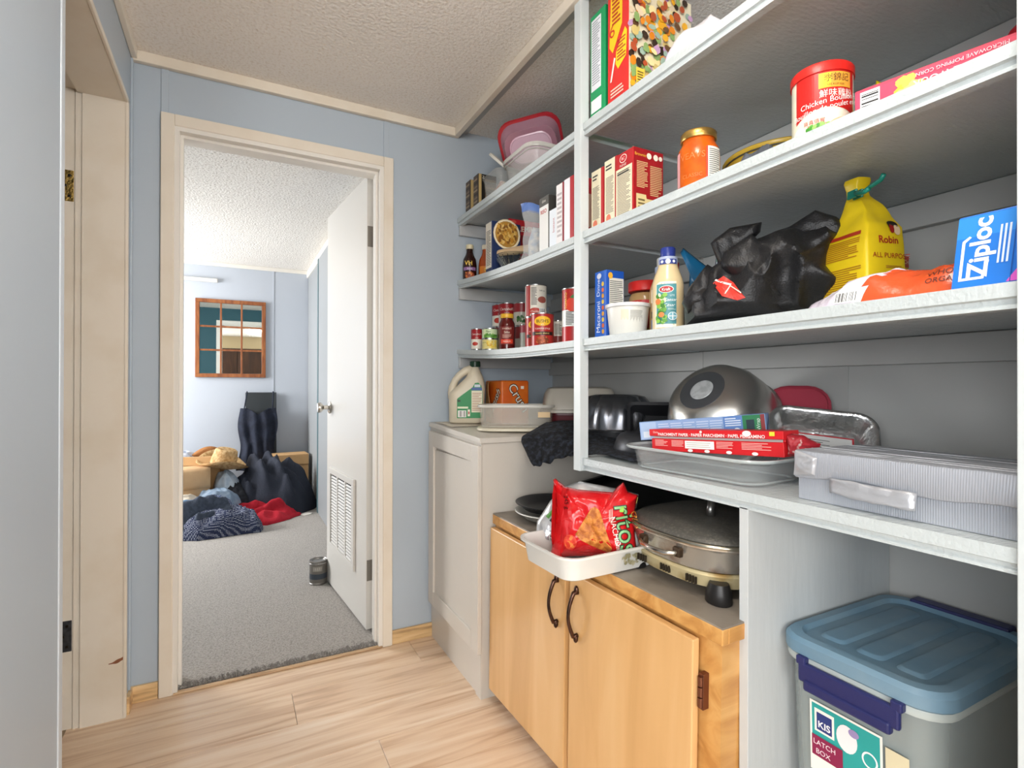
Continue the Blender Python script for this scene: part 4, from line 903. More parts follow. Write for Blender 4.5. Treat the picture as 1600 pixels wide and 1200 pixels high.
p.rect(fL, '#2378d6', .001, .064, .002, .098).rect(fL, '#2f8be2', .001, .064, .07, .098).poly(fL, '#d85ac0', [(.060, .004), (.097, .004), (.097, .098), (.074, .098), (.080, .078), (.080, .052), (.074, .026)]).rect(fL, '#1a4f9c', .0635, .0645, .002, .098)
p.poly(fL, '#f4f6f8', [(.008, .012), (.036, .012), (.040, .036), (.0365, .036), (.033, .0155), (.0115, .0155), (.0115, .064), (.018, .070), (.0155, .072), (.008, .066)])
p.text(fL, '#f8fafc', 'Ziploc', .0275, .054, .031, rot=pi/2, bold=.03).fine(fL, '#d6e4f4', .03, .08, .047, .061, 3, vert=True).done()

# ================================================================ right bay, counter-height shelf
z = .8695
t = thing('baking_dish', 'clear glass baking dish holding the red parchment box', 'dish', (.985, .872, z), rz=radians(4))
prof = [(.17, .32, .035, .0), (.185, .338, .04, .006), (.200, .356, .05, .044), (.226, .386, .055, .051), (.226, .386, .055, .056), (.202, .362, .05, .055), (.190, .346, .045, .046), (.172, .326, .038, .010), (.15, .30, .03, .006)]
obj('dish', tub(BM(), prof, cap1=True), mat('baking_glass', '#cdd4d4', r=.05, al=.17), t, smooth=50)
rim(t, .229, .389, .056, .0505, .057, mat('thick_glass_rim', '#c2cbcb', r=.08, al=.6)); rim(t, .176, .326, .04, .003, .007, bpy.data.materials['thick_glass_rim'])
# red parchment box, its cut lid lifted along the front
RED = '#cf1f26'
t = thing('parchment_box', 'long red parchment paper box lying across the glass dish, end crushed', 'box', (.985, .852, z+.0500), rz=radians(-82.5), ry=radians(-3.2))
bm = BM(); bx(bm, -.17, .165, -.028, .026, .0, .030, .001); bx(bm, -.17, .165, -.020, .026, .030, .036, .001); obj('carton', bm, plain(RED, .4), t)
bm = BM(); bx(bm, -.172, .168, -.032, .028, .036, .0375, .0005); bx(bm, -.172, .168, -.0335, -.032, .037, .053, .0005); bx(bm, -.172, .168, -.032, .028, .0515, .053, .0005); bx(bm, .166, .168, -.032, .028, .0375, .0515); bx(bm, -.172, -.170, -.032, .028, .0375, .0515); obj('lid', bm, plain(RED, .4), t)
obj('paper_edge', bx(BM(), -.168, .160, -.0215, -.0195, .0295, .036), plain('#b9b5b0', .6), t)
obj('crushed_end', inflate(BM(), [(0, .0), (.034, .004), (.056, .016), (.060, .026), (.040, .034), (.028, .042), (.0, .046)], (.02, .02), .022, .008, 40, 4), mat('crumpled_red_card', '#a3202c', r=.5, mott=(60, '#d8b9b4', .58, .66)), t, smooth=30).location = (.164, 0, .002)
sf = Flat((-.17, -.0285, 0), (1, 0, 0), (0, 0, 1)); sl_ = Flat((-.172, -.0336, .037), (1, 0, 0), (0, 0, 1)); p = Print(t)
p.text(sl_, '#f8eeea', 'PARCHMENT PAPER · PAPIER PARCHEMIN · PAPEL PERGAMINO', .165, .0042, .0098, bold=.015).oval(sl_, '#f4e4e0', .262, .010, .010, .0062).text(sl_, '#f0d4cc', 'Dixie', .020, .009, .007).oval(sl_, '#f4dcd6', .150, .0115, .0035, .003).rect(sl_, '#d8d43a', .312, .323, .006, .0145)
p.rect(sf, '#f2efe9', .10, .178, .009, .027).fine(sf, '#c9c4bc', .104, .172, .011, .025, 3)
for u0, u1 in ((.012, .05), (.062, .096), (.184, .225), (.245, .31)): p.fine(sf, '#f0b8b0', u0, u1, .012, .028, 5, fill=.4)
for u in (.115, .16, .215, .275): p.oval(sf, '#f8efea', u, .0045, .007, .0035)
p.done()
# blue wrap box behind it
t = thing('wrap_box', 'long blue wrap box with a green end behind the parchment box', 'box', (1.052, .962, .944), rz=radians(-63.4), ry=radians(-6.2))
obj('carton', bx(BM(), -.155, .155, -.024, .024, 0, .048, .001), plain('#86a4d0', .4), t)
sf = Flat((-.155, -.0245, 0), (1, 0, 0), (0, 0, 1)); st = Flat((-.155, -.024, .0482), (1, 0, 0), (0, 1, 0)); p = Print(t)
p.rect(sf, '#8fabd6', .001, .309, .001, .047).rect(sf, '#a9c0e0', .004, .046, .002, .046).rect(sf, '#d4deea', .010, .028, .006, .022)
for k in range(5): p.fine(sf, '#c6d4ea', .052+k*.033, .082+k*.033, .006, .042, 6, fill=.4)
p.rect(sf, '#5f86c4', .216, .260, .001, .047).fine(sf, '#d6e0ee', .220, .256, .022, .044, 4).oval(sf, '#e8eef4', .246, .011, .008, .0075).rect(sf, '#1f7a4a', .260, .309, .001, .047).rect(sf, '#15303a', .268, .286, .006, .036).text(sf, '#d8e8dc', 'Wrap', .294, .024, .012, rot=pi/2).rect(sf, '#8a2a2c', .300, .309, .001, .047).done()
# stainless bowl tipped over, darker pot behind it, red-lidded tub
SS = mat('brushed_stainless', '#cfcdc8', r=.27, m=1, bump=(40, .02), stretch=(1, 1, 12))
SSD = mat('dull_stainless_base', '#85888c', r=.45, m=.9)
t = thing('mixing_bowl', 'stainless steel mixing bowl tipped over with its pale base disc showing', 'bowl', (1.185, 1.005, .975), rz=radians(-80), rx=radians(52))
bm = BM(); bp = [(.052, .142), (.075, .140), (.105, .118), (.128, .08), (.140, .035), (.143, .0), (.149, -.002), (.149, -.005), (.139, -.003), (.136, .034), (.124, .078), (.10, .114), (.07, .135), (0, .137)]
lathe(bm, bp, 56, cap=False); obj('bowl', bm, SS, t, smooth=True)
obj('base_ring', lathe(BM(), [(.0, .1425), (.060, .1425), (.062, .1385), (.058, .138)], 40, cap=False), mat('dark_base_ring', '#6c7074', r=.4, m=.8), t, smooth=40)
obj('base_disc', lathe(BM(), [(0, .1435), (.030, .1435), (.031, .1425)], 32, cap=False), mat('pale_base_disc', '#bfc3c4', r=.5, m=.3, mott=(60, '#a9adae', .4, .6)), t)
t = thing('dark_bowl', 'dark metal bowl nested inside the tipped steel bowl, its rim showing behind', 'bowl', (1.185+.030, 1.005+.003, .975-.024), rz=radians(-80), rx=radians(52))
obj('bowl', lathe(BM(), [(0, .128), (.05, .127), (.09, .108), (.116, .07), (.128, .025), (.131, .004), (.131, -.006), (.152, -.008), (.158, -.012), (.152, -.015), (.128, -.012), (.12, .03), (.085, .10), (.05, .118), (0, .12)], 56, cap=False), mat('dark_bowl_metal', '#47484b', r=.3, m=.85), t, smooth=50)
t = thing('food_tub', 'dark red plastic lid tub leaning in the back corner behind the foil pan', 'tub', (1.300, .872, .985), rz=radians(-70), rx=radians(66))
obj('tub', tub(BM(), [(.135, .135, .04, 0), (.148, .148, .05, .026), (.15, .15, .05, .03)], cap1=True), mat('wine_red_plastic', '#6e2230', r=.25, tr=.2), t, smooth=40)
bm = tub(BM(), [(.155, .155, .055, .024), (.162, .162, .058, .027), (.162, .162, .058, .036), (.150, .150, .05, .039), (.146, .146, .05, .034)], cap1=True); obj('lid', bm, plain('#a03a4a', .3), t, smooth=40)
FOIL = mat('aluminium_foil', '#cfd0d0', r=.28, m=1, bump=(45, .35))
t = thing('foil_pan', 'foil loaf pan with a red-lined label standing tilted against the back', 'pan', (1.215, .765, .930), rz=toward(1.19, .75)+.1, rx=radians(48), ry=radians(6))
def pleat(w, d, r, zz, a): return [(x*(1+a*cos(i*2.2)), y*(1+a*cos(i*2.2)), zz) for i, (x, y) in enumerate(rrect(w, d, r, 9))]
obj('pan', loft(BM(), [pleat(.165, .075, .02, .001, 0), pleat(.170, .080, .025, .006, .0), pleat(.205, .112, .035, .056, .012), pleat(.218, .126, .042, .058, 0), pleat(.222, .130, .044, .062, 0), pleat(.216, .124, .042, .063, 0), pleat(.203, .110, .035, .057, .012), pleat(.166, .076, .022, .006, 0)], True, True), FOIL, t, smooth=60)
p = Print(t); sf = Flat((-.08, -.035, .006), (1, 0, 0), (0, 1, 0))
p.rect(sf, '#b02a34', .008, .152, .004, .066).rect(sf, '#cfcfcd', .012, .148, .008, .062).fine(sf, '#6a6a6c', .04, .11, .014, .054, 6, fill=.3).done()
# silver box with a lift-off lid
SIL = mat('silver_ribbed_card', '#aeb2ba', r=.4, m=.35)
_nt = SIL.node_tree; _w = _nt.nodes.new('ShaderNodeTexWave'); _w.bands_direction = 'Y'; _w.inputs['Scale'].default_value = 95; _tc = _nt.nodes.new('ShaderNodeTexCoord'); _b = _nt.nodes.new('ShaderNodeBump'); _b.inputs['Strength'].default_value = .3; _b.inputs['Distance'].default_value = .001
_nt.links.new(_tc.outputs['Object'], _w.inputs['Vector']); _nt.links.new(_w.outputs['Fac'], _b.inputs['Height']); _nt.links.new(_b.outputs[0], _nt.nodes['Principled BSDF'].inputs['Normal'])
SIL2 = mat('silver_tape', '#b9bbc0', r=.33, m=.45, bump=(28, .3))
t = thing('silver_box', 'silver ribbed cardboard box with a taped lid along the shelf front', 'box', (1.0, .452, z))
obj('carton', bx(BM(), -.093, .093, -.155, .155, 0, .048, .001), SIL, t)
bm = BM(); bx(bm, -.100, .098, -.160, .160, .042, .088, .004, 2)
bmesh.ops.subdivide_edges(bm, edges=[e for e in bm.edges if e.calc_length() > .08], cuts=12, use_grid_fill=True)
for v in bm.verts:
    if v.co.x < -.05 and v.co.z < .06: v.co.x -= .010*max(0, -v.co.y*6-.2); v.co.z += .004*sin(v.co.y*30)
    v.co.z += .0012*nz(v.co.x, v.co.y, 0, 22)
obj('lid', bm, SIL, t, smooth=40)
bm = BM(); grid(bm, 14, 6, lambda u, v: (-.1045-.012*sin(u*2.6)*(1-v)*.8-.006*abs(nz(u*4, v*3, 5)), .092-.13*u, .048-.026*(1-v)-.004*u+.003*nz(u*5, v*2)))
o = obj('torn_tape', bm, SIL2, t, smooth=True); solid(o, .0012)
obj('corner_tape', inflate(BM(), [(0, 0), (.04, .004), (.044, .036), (.004, .046)], (.02, .022), .004, .003, 50, 3, flatback=True, back=.1), SIL2, t, smooth=40).rotation_euler = (0, 0, -pi/2)
bpy.data.objects['corner_tape'].location = (-.1005, .159, .042)
bm = BM()
for xx in (-.07, -.05, -.02, .03, .06): bx(bm, xx, xx+.0012, -.158, .158, .0875, .0885)
obj('lid_seam', bm, plain('#d0d2d6', .3), t)
# ================================================================ on the white cabinet
def zW(y): return .8932+.0415*max(0, y-1.64)
for nm in ('carcass', 'cabinet_top'):
    o = [c for c in wc.children if c.name.split('.')[0] == nm][0]
    for v in o.data.vertices:
        if v.co.z > .8: v.co.z += .0415*max(0, v.co.y-1.64)
for c in wc.children:
    if c.name.startswith('door'):
        for v in c.data.vertices:
            if v.co.z > .75: v.co.z += .03*max(0, v.co.y-1.64)
jx, jy = .872, 2.072
t = thing('paper_sheet', 'white paper sheet lying under the detergent jug', 'paper', (.86, 2.06, zW(2.06)+.001))
obj('sheet', grid(BM(), 8, 8, lambda u, v: ((u-.5)*.20, (v-.5)*.20, .0005+.0415*(v-.5)*.20+.002*abs(nz(u*3, v*3)))), plain('#ddd6c8', .7), t, smooth=True)
t = thing('detergent_jug', 'cream plastic jug with a side handle, green label and dark cap', 'jug', (jx, jy, zW(jy)+.004), rz=toward(jx, jy))
JUG = mat('cream_jug_plastic', '#d2c9b4', r=.35)
secs = [(0, -.068, .066, .040), (.006, -.074, .073, .046), (.115, -.075, .076, .046), (.128, -.070, .077, .046), (.145, -.052, .077, .045), (.168, -.028, .075, .042), (.19, -.006, .070, .038), (.21, .006, .062, .031), (.226, .016, .054, .022), (.236, .019, .051, .016)]
obj('body', loft(BM(), [[((a+b)/2+x, y, zz) for x, y in rrect(b-a, 2*d, min(.03, d*.9), 6)] for zz, a, b, d in secs]), JUG, t, smooth=50)
obj('handle', tube(BM(), [(-.060, 0, .105), (-.063, 0, .128), (-.060, 0, .152), (-.048, 0, .180), (-.028, 0, .203), (-.004, 0, .220), (.024, 0, .228)], lambda q: .0145+.004*abs(2*q-1), 12), JUG, t, smooth=True)
obj('cap', lathe(BM(), [(.021, .236), (.0225, .238), (.0225, .258), (.020, .2605), (0, .2605)], 28, cx=.035, rfun=lambda a, zz: 1+.015*cos(24*a)), plain('#1d3a2a', .35), t, smooth=30)
sf = Flat((0, -.0462, 0), (1, 0, 0), (0, 0, 1)); p = Print(t)
p.poly(sf, '#1f8a4c', [(-.040, .022), (.066, .022), (.066, .13), (.060, .158), (.048, .170), (.034, .168), (.024, .150), (-.02, .118), (-.038, .104), (-.040, .10)]).rect(sf, '#e6dfc6', .020, .064, .046, .136).rect(sf, '#3a5a9a', .020, .063, .138, .149).rect(sf, '#c9d4dc', .032, .056, .151, .162).fine(sf, '#a0604a', .023, .062, .052, .130, 11, fill=.3).rect(sf, '#dfe6c8', -.038, .006, .062, .070)
p.bars(sf, -.034, -.004, .028, .052, 12).rect(sf, '#e9e2d2', .004, .014, .030, .058).oval(sf, '#b03a2c', .009, .044, .003, .006).rect(sf, '#163a24', -.038, -.026, .090, .098).done()
sx_, sy_ = 1.035, 2.02
t = thing('soda_carton', 'orange soda carton torn open at one corner', 'box', (sx_, sy_, zW(sy_)), rz=radians(-6))
SOD = mat('orange_carton', '#d9601c', r=.35, mott=(9, '#e8882a', .4, .7))
obj('carton', bx(BM(), -.062, .062, -.10, .10, 0, .185, .008, 3), SOD, t, smooth=40)
sf = Flat((-.062, -.1005, 0), (1, 0, 0), (0, 0, 1)); sl_ = Flat((-.0625, .10, 0), (0, -1, 0), (0, 0, 1)); p = Print(t)
for dx, c, b in ((0, '#26211c', .05), (.0008, '#f4f0e6', .0)): p.text(sf, c, 'Crush', .078, .115-dx, .052, rot=-1.0, bold=b)
p.rect(sf, '#f2e6d8', .086, .100, .150, .162)
for dx, c, b in ((0, '#26211c', .05), (.0008, '#f4f0e6', .0)): p.text(sl_, c, 'Crush', .125, .10-dx, .060, rot=.75, bold=b)
p.done()
bm = BM(); grid(bm, 8, 8, lambda u, v: (-.068-.022*sin(v*2)*u, .085-.11*u*(1-v*.25)-.02*v, .03+.15*v+.008*nz(u*3, v*3))); o = obj('torn_flap', bm, mat('raw_cardboard', '#b98a56', r=.8), t, smooth=True); solid(o, .0015)
cxy = (.965, 1.800); rz_ = toward(.965, 1.800)
t = thing('container_lid', 'cream plastic lid lying under the clear cake container', 'lid', (cxy[0], cxy[1], zW(1.76)+.0035), rz=rz_, rx=0)
obj('lid', tub(BM(), [(.288, .18, .06, 0), (.300, .190, .065, .003), (.300, .190, .065, .010), (.286, .178, .06, .013)], cap1=True), plain('#d6cfbb', .4), t, smooth=40)
t = thing('cake_container', 'wide clear plastic container standing on the cream lid', 'container', (cxy[0], cxy[1], zW(1.76)+.0168), rz=rz_)
obj('tub', tub(BM(), [(.262, .152, .05, 0), (.270, .16, .055, .006), (.284, .172, .06, .074), (.292, .18, .062, .076), (.292, .18, .062, .084), (.284, .172, .06, .084), (.280, .168, .058, .074), (.264, .154, .05, .006)], cap1=True), mat('frosted_clear_plastic', '#dcd7cb', r=.16, al=.24), t, smooth=40)
rim(t, .294, .182, .062, .075, .085); rim(t, .266, .156, .052, .003, .006)
Print(t).rect(Flat((.06, -.0885, .04), (1, 0, 0), (0, 0, 1)), '#d8b98a', .02, .065, .0, .020).done()
# recessed shelf between the white cabinet and the counter shelf
obj('shelf', bx(BM(), 1.0, XB, 1.226, 1.640, .849, .869), SHELFW, sh)
t = thing('red_container', 'dark red container under the cloudy storage box', 'container', (1.205, 1.740, zW(1.74)), rz=radians(-30))
obj('tub', tub(BM(), [(.20, .15, .03, 0), (.215, .165, .035, .06), (.222, .172, .035, .062), (.222, .172, .035, .070), (.21, .16, .03, .071)], cap1=True), plain('#5a1c24', .35), t, smooth=40)
t = thing('storage_box', 'cloudy plastic storage box upside down behind the middle post', 'container', (1.205, 1.725, zW(1.72)+.0735), rz=radians(-27))
bm = tub(BM(), [(.298, .215, .06, 0), (.298, .215, .06, .010), (.285, .20, .058, .012), (.270, .185, .055, .07), (.245, .16, .05, .092), (.20, .12, .04, .098)], cap1=True)
obj('tub', bm, mat('cloudy_grey_plastic', '#c4bdb0', r=.3, al=.85), t, smooth=40)
# black cloth spilling off the shelf
t = thing('black_cloth', 'black towelling cloth draped off the shelf edge behind the middle post', 'cloth', (0, 0, 0))
rows = [[(1.0, 1.632, .935), (1.10, 1.60, .940), (1.15, 1.47, .915), (1.15, 1.27, .885), (1.12, 1.05, .879)],
        [(.915, 1.585, .915), (1.01, 1.535, .935), (1.06, 1.42, .905), (1.06, 1.25, .884), (1.04, 1.04, .878)],
        [(.838, 1.525, .893), (.925, 1.475, .908), (.985, 1.385, .890), (.985, 1.245, .882), (.960, 1.045, .877)],
        [(.848, 1.505, .852), (.905, 1.445, .866), (.955, 1.375, .868), (.955, 1.24, .879), (.935, 1.055, .875)],
        [(.862, 1.475, .806), (.895, 1.43, .826), (.925, 1.365, .850), (.930, 1.215, .874), (.915, 1.075, .874)]]
def cr(p, q, r_, s_, t_): return .5*((2*q)+(r_-p)*t_+(2*p-5*q+4*r_-s_)*t_*t_+(3*q-p-3*r_+s_)*t_**3)
def spline(P, t_):
    n = len(P)-1; f = min(t_*n, n-1e-6); i = int(f); f -= i
    g = lambda k: P[max(0, min(n, k))]
    return cr(g(i-1), g(i), g(i+1), g(i+2), f)
RV = [[Vector(p) for p in r_] for r_ in rows]
def clothf(u, v):
    p = spline([spline(r_, u) for r_ in RV], v); k = max(0, v-.35)*(1 if u < .55 else .25)
    return p+Vector((-.016, -.012, .008))*(ridge(u*1.1+v*.35, v*.25, 7.5, 2)*k*1.6)+Vector((0, 0, .004))*ridge(u, v, 7, 5)*(1 if u < .5 else .35)
bm = BM(); grid(bm, 64, 40, clothf); o = obj('cloth', bm, mat('black_towelling', '#15161a', r=.9, bump=(260, .9), mott=(70, '#363d4b', .45, .72)), t, smooth=True); solid(o, .003, 1)  # lighter mottle paints a fuzzy sheen into the cloth colour
t = thing('saucepan', 'small steel saucepan handle and rim hanging below the black cloth', 'pan', (1.055, 1.395, .8695))
obj('pan', lathe(BM(), [(0, 0), (.0, .0005), (.0, .001)], 8), SS, t) if False else None
obj('handle', tube(BM(), [(-.03, -.035, .016), (-.06, -.04, .012), (-.10, -.046, -.004), (-.118, -.05, -.024), (-.122, -.052, -.045)], lambda q: .007+.003*sin(pi*q), 10), SS, t, smooth=True)
obj('bowl', lathe(BM(), [(0, 0), (.030, 0), (.034, .003), (.036, .022), (.034, .022), (.032, .004), (0, .003)], 24), SS, t, smooth=40)
DK = mat('dark_nonstick', '#2c2d30', r=.32, m=.3); DK2 = mat('graphite_pan', '#6e7076', r=.26, m=.9)
t = thing('bundt_pan', 'dark fluted ring cake pan upside down behind the middle post', 'pan', (1.185, 1.470, .8695))
obj('base_pan', lathe(BM(), [(0, .0), (.118, 0), (.128, .002), (.132, .05), (.138, .052), (.138, .055), (.12, .056), (0, .056)], 48), DK, t, smooth=40)
obj('fluted_ring', lathe(BM(), [(.132, .0565), (.130, .060), (.124, .10), (.112, .140), (.09, .166), (.065, .172), (.045, .160), (.04, .11), (.0, .11)], 72, rfun=lambda a, zz: 1+.11*abs(cos(6*a))*min(1, max(0, (zz-.06)*30))), DK2, t, smooth=40)
t = thing('loaf_pan', 'dark loaf pan tipped on edge beside the fluted cake pan', 'pan', (1.235, 1.290, .935), rz=radians(-40), rx=radians(64))
obj('pan', tub(BM(), [(.19, .085, .012, 0), (.215, .11, .016, .062), (.232, .126, .018, .064), (.232, .126, .018, .067), (.212, .106, .015, .065), (.188, .083, .011, .004)], cap1=True), DK, t, smooth=40)
t = thing('frying_pan', 'grey frying pan upside down on the shelf beside the blue wrap box', 'pan', (1.098, 1.188, .8835))
obj('pan', lathe(BM(), [(.112, 0), (.116, .001), (.117, .006), (.108, .034), (.098, .046), (.085, .051), (0, .052), (0, .049), (.08, .048), (.104, .03)], 48, cap=False), mat('grey_pan_enamel', '#3a3b3f', r=.38, m=.4), t, smooth=50)

# ================================================================ on the maple cabinet
zM = lambda y: .6362+(y-1.642)*.0192
Gp = 'dark plates stacked on the maple cabinet'
for k, (m, lab) in enumerate(((plain('#b9b9b4', .3), 'pale-rimmed plate at the bottom of the stack on the maple cabinet'), (DK, 'dark pan at the top of the stack on the maple cabinet'))):
    t = thing('pan_plate', lab, 'plate', (.935, 1.478, zM(1.478)+.004+k*.027), group=Gp)
    obj('plate', lathe(BM(), [(0, 0), (.085, 0), (.098, .004), (.122, .024), (.128, .025), (.128, .028), (.12, .0275), (.096, .008), (0, .005)], 48, cap=False), m, t, smooth=50)
    if k == 0: obj('rim', lathe(BM(), [(.1282, .0245), (.130, .0255), (.130, .028), (.1275, .0285)], 48, cap=False), plain('#dcdcd8', .25), t, smooth=True)
Gt = 'black baking trays leaning under the counter shelf'
for k, (x, y, zz, rz_, rx_, ry_, lab) in enumerate(((1.165, 1.290, .735, .03, -.02, -.16, 'upper black baking tray tilted under the counter shelf'), (1.165, 1.262, .695, -.03, .03, -.14, 'lower black baking tray under the upper one'))):
    t = thing('baking_tray', lab, 'tray', (x, y, zz), rz=rz_, rx=rx_, ry=ry_, group=Gt)
    obj('tray', tub(BM(), [(.30, .42, .02, 0), (.33, .45, .03, .016), (.352, .475, .035, .018), (.352, .475, .035, .0205), (.326, .446, .03, .0195), (.296, .416, .018, .003)], cap1=True), mat('black_tray', '#0e0e10', r=.3, m=.2), t, smooth=40)
t = thing('casserole_dish', 'white casserole dish with a faded floral print overhanging the maple counter', 'dish', (.800, 1.098, zM(1.0)+.002), rz=radians(2), rx=radians(.9))
obj('dish', tub(BM(), [(.262, .185, .03, 0), (.275, .198, .035, .004), (.295, .218, .045, .052), (.312, .234, .048, .055), (.312, .234, .048, .060), (.298, .222, .045, .060), (.286, .208, .04, .052), (.266, .188, .03, .006)], cap1=True), mat('white_stoneware', '#d9d9d4', r=.22), t, smooth=40)
r5 = random.Random(5); p = Print(t, 'floral_print'); sf = Flat((-.14, -.1025, .006), (1, 0, 0), (0, -.2, 1))
p.dots(sf, ['#a8a284', '#8f8a6a', '#bcb698'], .155, .215, .012, .040, 34, .0042, r5); p.h = .0009; p.done()
cx_, cy_ = .795, 1.072
def chips(name, label, x, y, z_, rz_, ol, c, cols, seed, depth=.045):
    t = thing(name, label, 'bag', (x, y, z_), rz=rz_, rx=radians(-6))
    t2 = obj('film', inflate(BM(), ol, c, depth, .012, 16, seed, back=.7, rings=22, nper=6), cols, t, smooth=True)
    return t, t2
ol = [(-.108, .0), (-.06, .008), (.0, .012), (.06, .016), (.104, .03), (.098, .10), (.104, .150), (.108, .165), (.084, .172), (.072, .196), (.060, .186), (.046, .170), (.0, .172), (-.04, .174), (-.072, .180), (-.098, .200), (-.104, .196), (-.096, .14), (-.100, .08), (-.106, .03)]
REDF = mat('glossy_red_film', '#c8161c', r=.2, bump=(14, .35))
t, film = chips('chip_bag', 'red tortilla chip bag with green lettering standing in the white dish', cx_, cy_, zM(1.0)+.012, toward(cx_, cy_)-.02, ol, (0, .09), REDF, 3)
sf = Drape(Flat((0, -.05, 0), (1, 0, 0), (0, 0, 1)), film); p = Print(t)
CH = mat('chip_orange', '#d88a3a', r=.5, bump=(60, .6), mott=(70, '#a85a1e', .4, .62))
def chip_fan(bm, pts, c, mi, h):
    n = 6
    cc = Vector(c); P = [Vector(q) for q in pts]
    for i, a in enumerate(P):
        b = P[(i+1) % len(P)]
        for k in range(n):
            q0, q1 = a.lerp(b, k/n), a.lerp(b, (k+1)/n)
            rr = [[bm.verts.new(sf(*(cc+(q-cc)*s_), h)) for s_ in (0.02, .35, .7, 1)] for q in (q0, q1)]
            for m_ in range(3): bm.faces.new((rr[0][m_], rr[0][m_+1], rr[1][m_+1], rr[1][m_])).material_index = mi
chip_fan(p.bm, [(-.100, .196), (-.062, .176), (-.050, .10), (-.082, .0), (-.104, .0)], (-.08, .1), p.i('#c01a1e'), .0005)
chip_fan(p.bm, [(-.052, .030), (.056, .014), (.008, .050), (-.025, .046)], (-.005, .034), p.i('#b01418'), .0008)
chip_fan(p.bm, [(-.044, .070), (-.006, .134), (.004, .138), (.014, .130), (.044, .040), (.040, .030), (.028, .030), (-.030, .058)], (0, .080), p.i(CH), .0012)
p.h = .0018
p.text(sf, '#f4ece0', 'NACHO', .052, .082, .019, rot=-1.35).text(sf, '#f4ece0', 'CHEESE', .058, .045, .012, rot=-1.35).fine(sf, '#e8b0a8', .105, .135, .036, .046, 3, vert=True)
p.text(sf, '#1a2a18', 'ritos', .079, .088, .062, rot=-1.42, bold=.035); p.h += .0012; p.text(sf, '#8cc48a', 'ritos', .079, .088, .062, rot=-1.42, bold=.0).rect(sf, '#8ac43a', .062, .072, .128, .142).text(sf, '#e8a23a', 'OLD', .098, .11, .018, rot=-1.42)
p.text(sf, '#3a1210', '245 g', -.066, .146, .015, rot=-1.45).oval(sf, '#d8452c', -.056, .052, .016, .018).dots(sf, ['#e07a3a', '#c8301c'], -.066, -.046, .042, .064, 14, .005)
p.done()
ol2 = [(-.14, .0), (-.06, .004), (.06, .02), (.13, .10), (.135, .135), (.10, .145), (.04, .155), (-.02, .165), (-.06, .150), (-.10, .11), (-.135, .055)]
t, film = chips('chip_bag', 'silver chip bag with green print lying in the dish behind the red one', .835, 1.155, zM(1.1)+.024, toward(.80, 1.1), ol2, (-.01, .07), mat('silver_film', '#b9bcc0', r=.18, m=.5, bump=(20, .4), mott=(16, '#e2e4e6', .45, .6)), 9, .028)
sf2 = Drape(Flat((0, -.034, 0), (1, 0, 0), (0, 0, 1)), film); p = Print(t)
p.poly(sf2, '#4f8a3a', [(-.11, .072), (-.085, .10), (-.078, .096), (-.102, .066)]).poly(sf2, '#1c1c1c', [(-.10, .062), (-.076, .092), (-.068, .086), (-.09, .056)]).bars(sf2, -.098, -.076, .012, .026, 8).done()
p = Print(t, 'lettering'); p.poly(Flat((0, -.012, 0), (1, 0, 0), (0, 0, 1)), '#d8d03a', [(.095, .118), (.128, .112), (.132, .128), (.10, .134)]).poly(Flat((0, -.012, 0), (1, 0, 0), (0, 0, 1)), '#2c2c2c', [(.10, .122), (.122, .118), (.124, .126), (.104, .13)]).done()
# electric skillet
ex, ey = 1.015, .905
t = thing('electric_skillet', 'stained steel electric skillet with a dark domed lid on the maple counter', 'skillet', (ex, ey, zM(.90)), rx=radians(1.1), rz=radians(1.6))
def sup(rx_, ry_, zz, n=64, e=2.7):
    out = []
    for i in range(n):
        a = 2*pi*i/n; c, s_ = cos(a), sin(a)
        out.append((rx_*abs(c)**(2/e)*(1 if c >= 0 else -1), ry_*abs(s_)**(2/e)*(1 if s_ >= 0 else -1), zz))
    return out
STAIN = mat('stained_steel', '#e0dcd2', r=.24, m=.8, mott=(9, '#9a6434', .50, .64), stretch=(1, 1, 1.6))
CRM = mat('aged_enamel', '#c9bb92', r=.35, m=.2, mott=(14, '#94763e', .52, .7))
obj('base', loft(BM(), [sup(.130, .140, .022), sup(.142, .150, .024), sup(.150, .158, .050), sup(.146, .154, .056)]), CRM, t, smooth=40)
obj('pan', loft(BM(), [sup(.140, .150, .056), sup(.150, .160, .060), sup(.164, .174, .105), sup(.168, .178, .110), sup(.170, .180, .112), sup(.170, .180, .116), sup(.163, .173, .116), sup(.158, .168, .104)]), STAIN, t, smooth=50)
LID = mat('dark_dusty_lid', '#56544f', r=.42, m=.25, bump=(90, .15), mott=(160, '#6b6860', .5, .7))
ld = obj('lid', loft(BM(), [sup(.166, .176, .1165), sup(.166, .176, .122), sup(.150, .160, .134), sup(.115, .122, .146), sup(.06, .065, .152), sup(.012, .012, .153)]), LID, t, smooth=60)
obj('lid_rim', loft(BM(), [sup(.171, .181, .115), sup(.1725, .1825, .118), sup(.171, .181, .1225), sup(.165, .175, .1235), sup(.164, .174, .117)], False, False), mat('rim_steel', '#a9a596', r=.25, m=.95), ld, smooth=True)
obj('lid_handle', tube(BM(), [(-.042, -.035, .150), (-.046, -.037, .168), (-.034, -.030, .184), (0, -.002, .190), (.034, .026, .184), (.044, .034, .168), (.042, .033, .150)], lambda q: .009, 10), mat('handle_steel', '#8a8a88', r=.3, m=.9), ld, smooth=True)
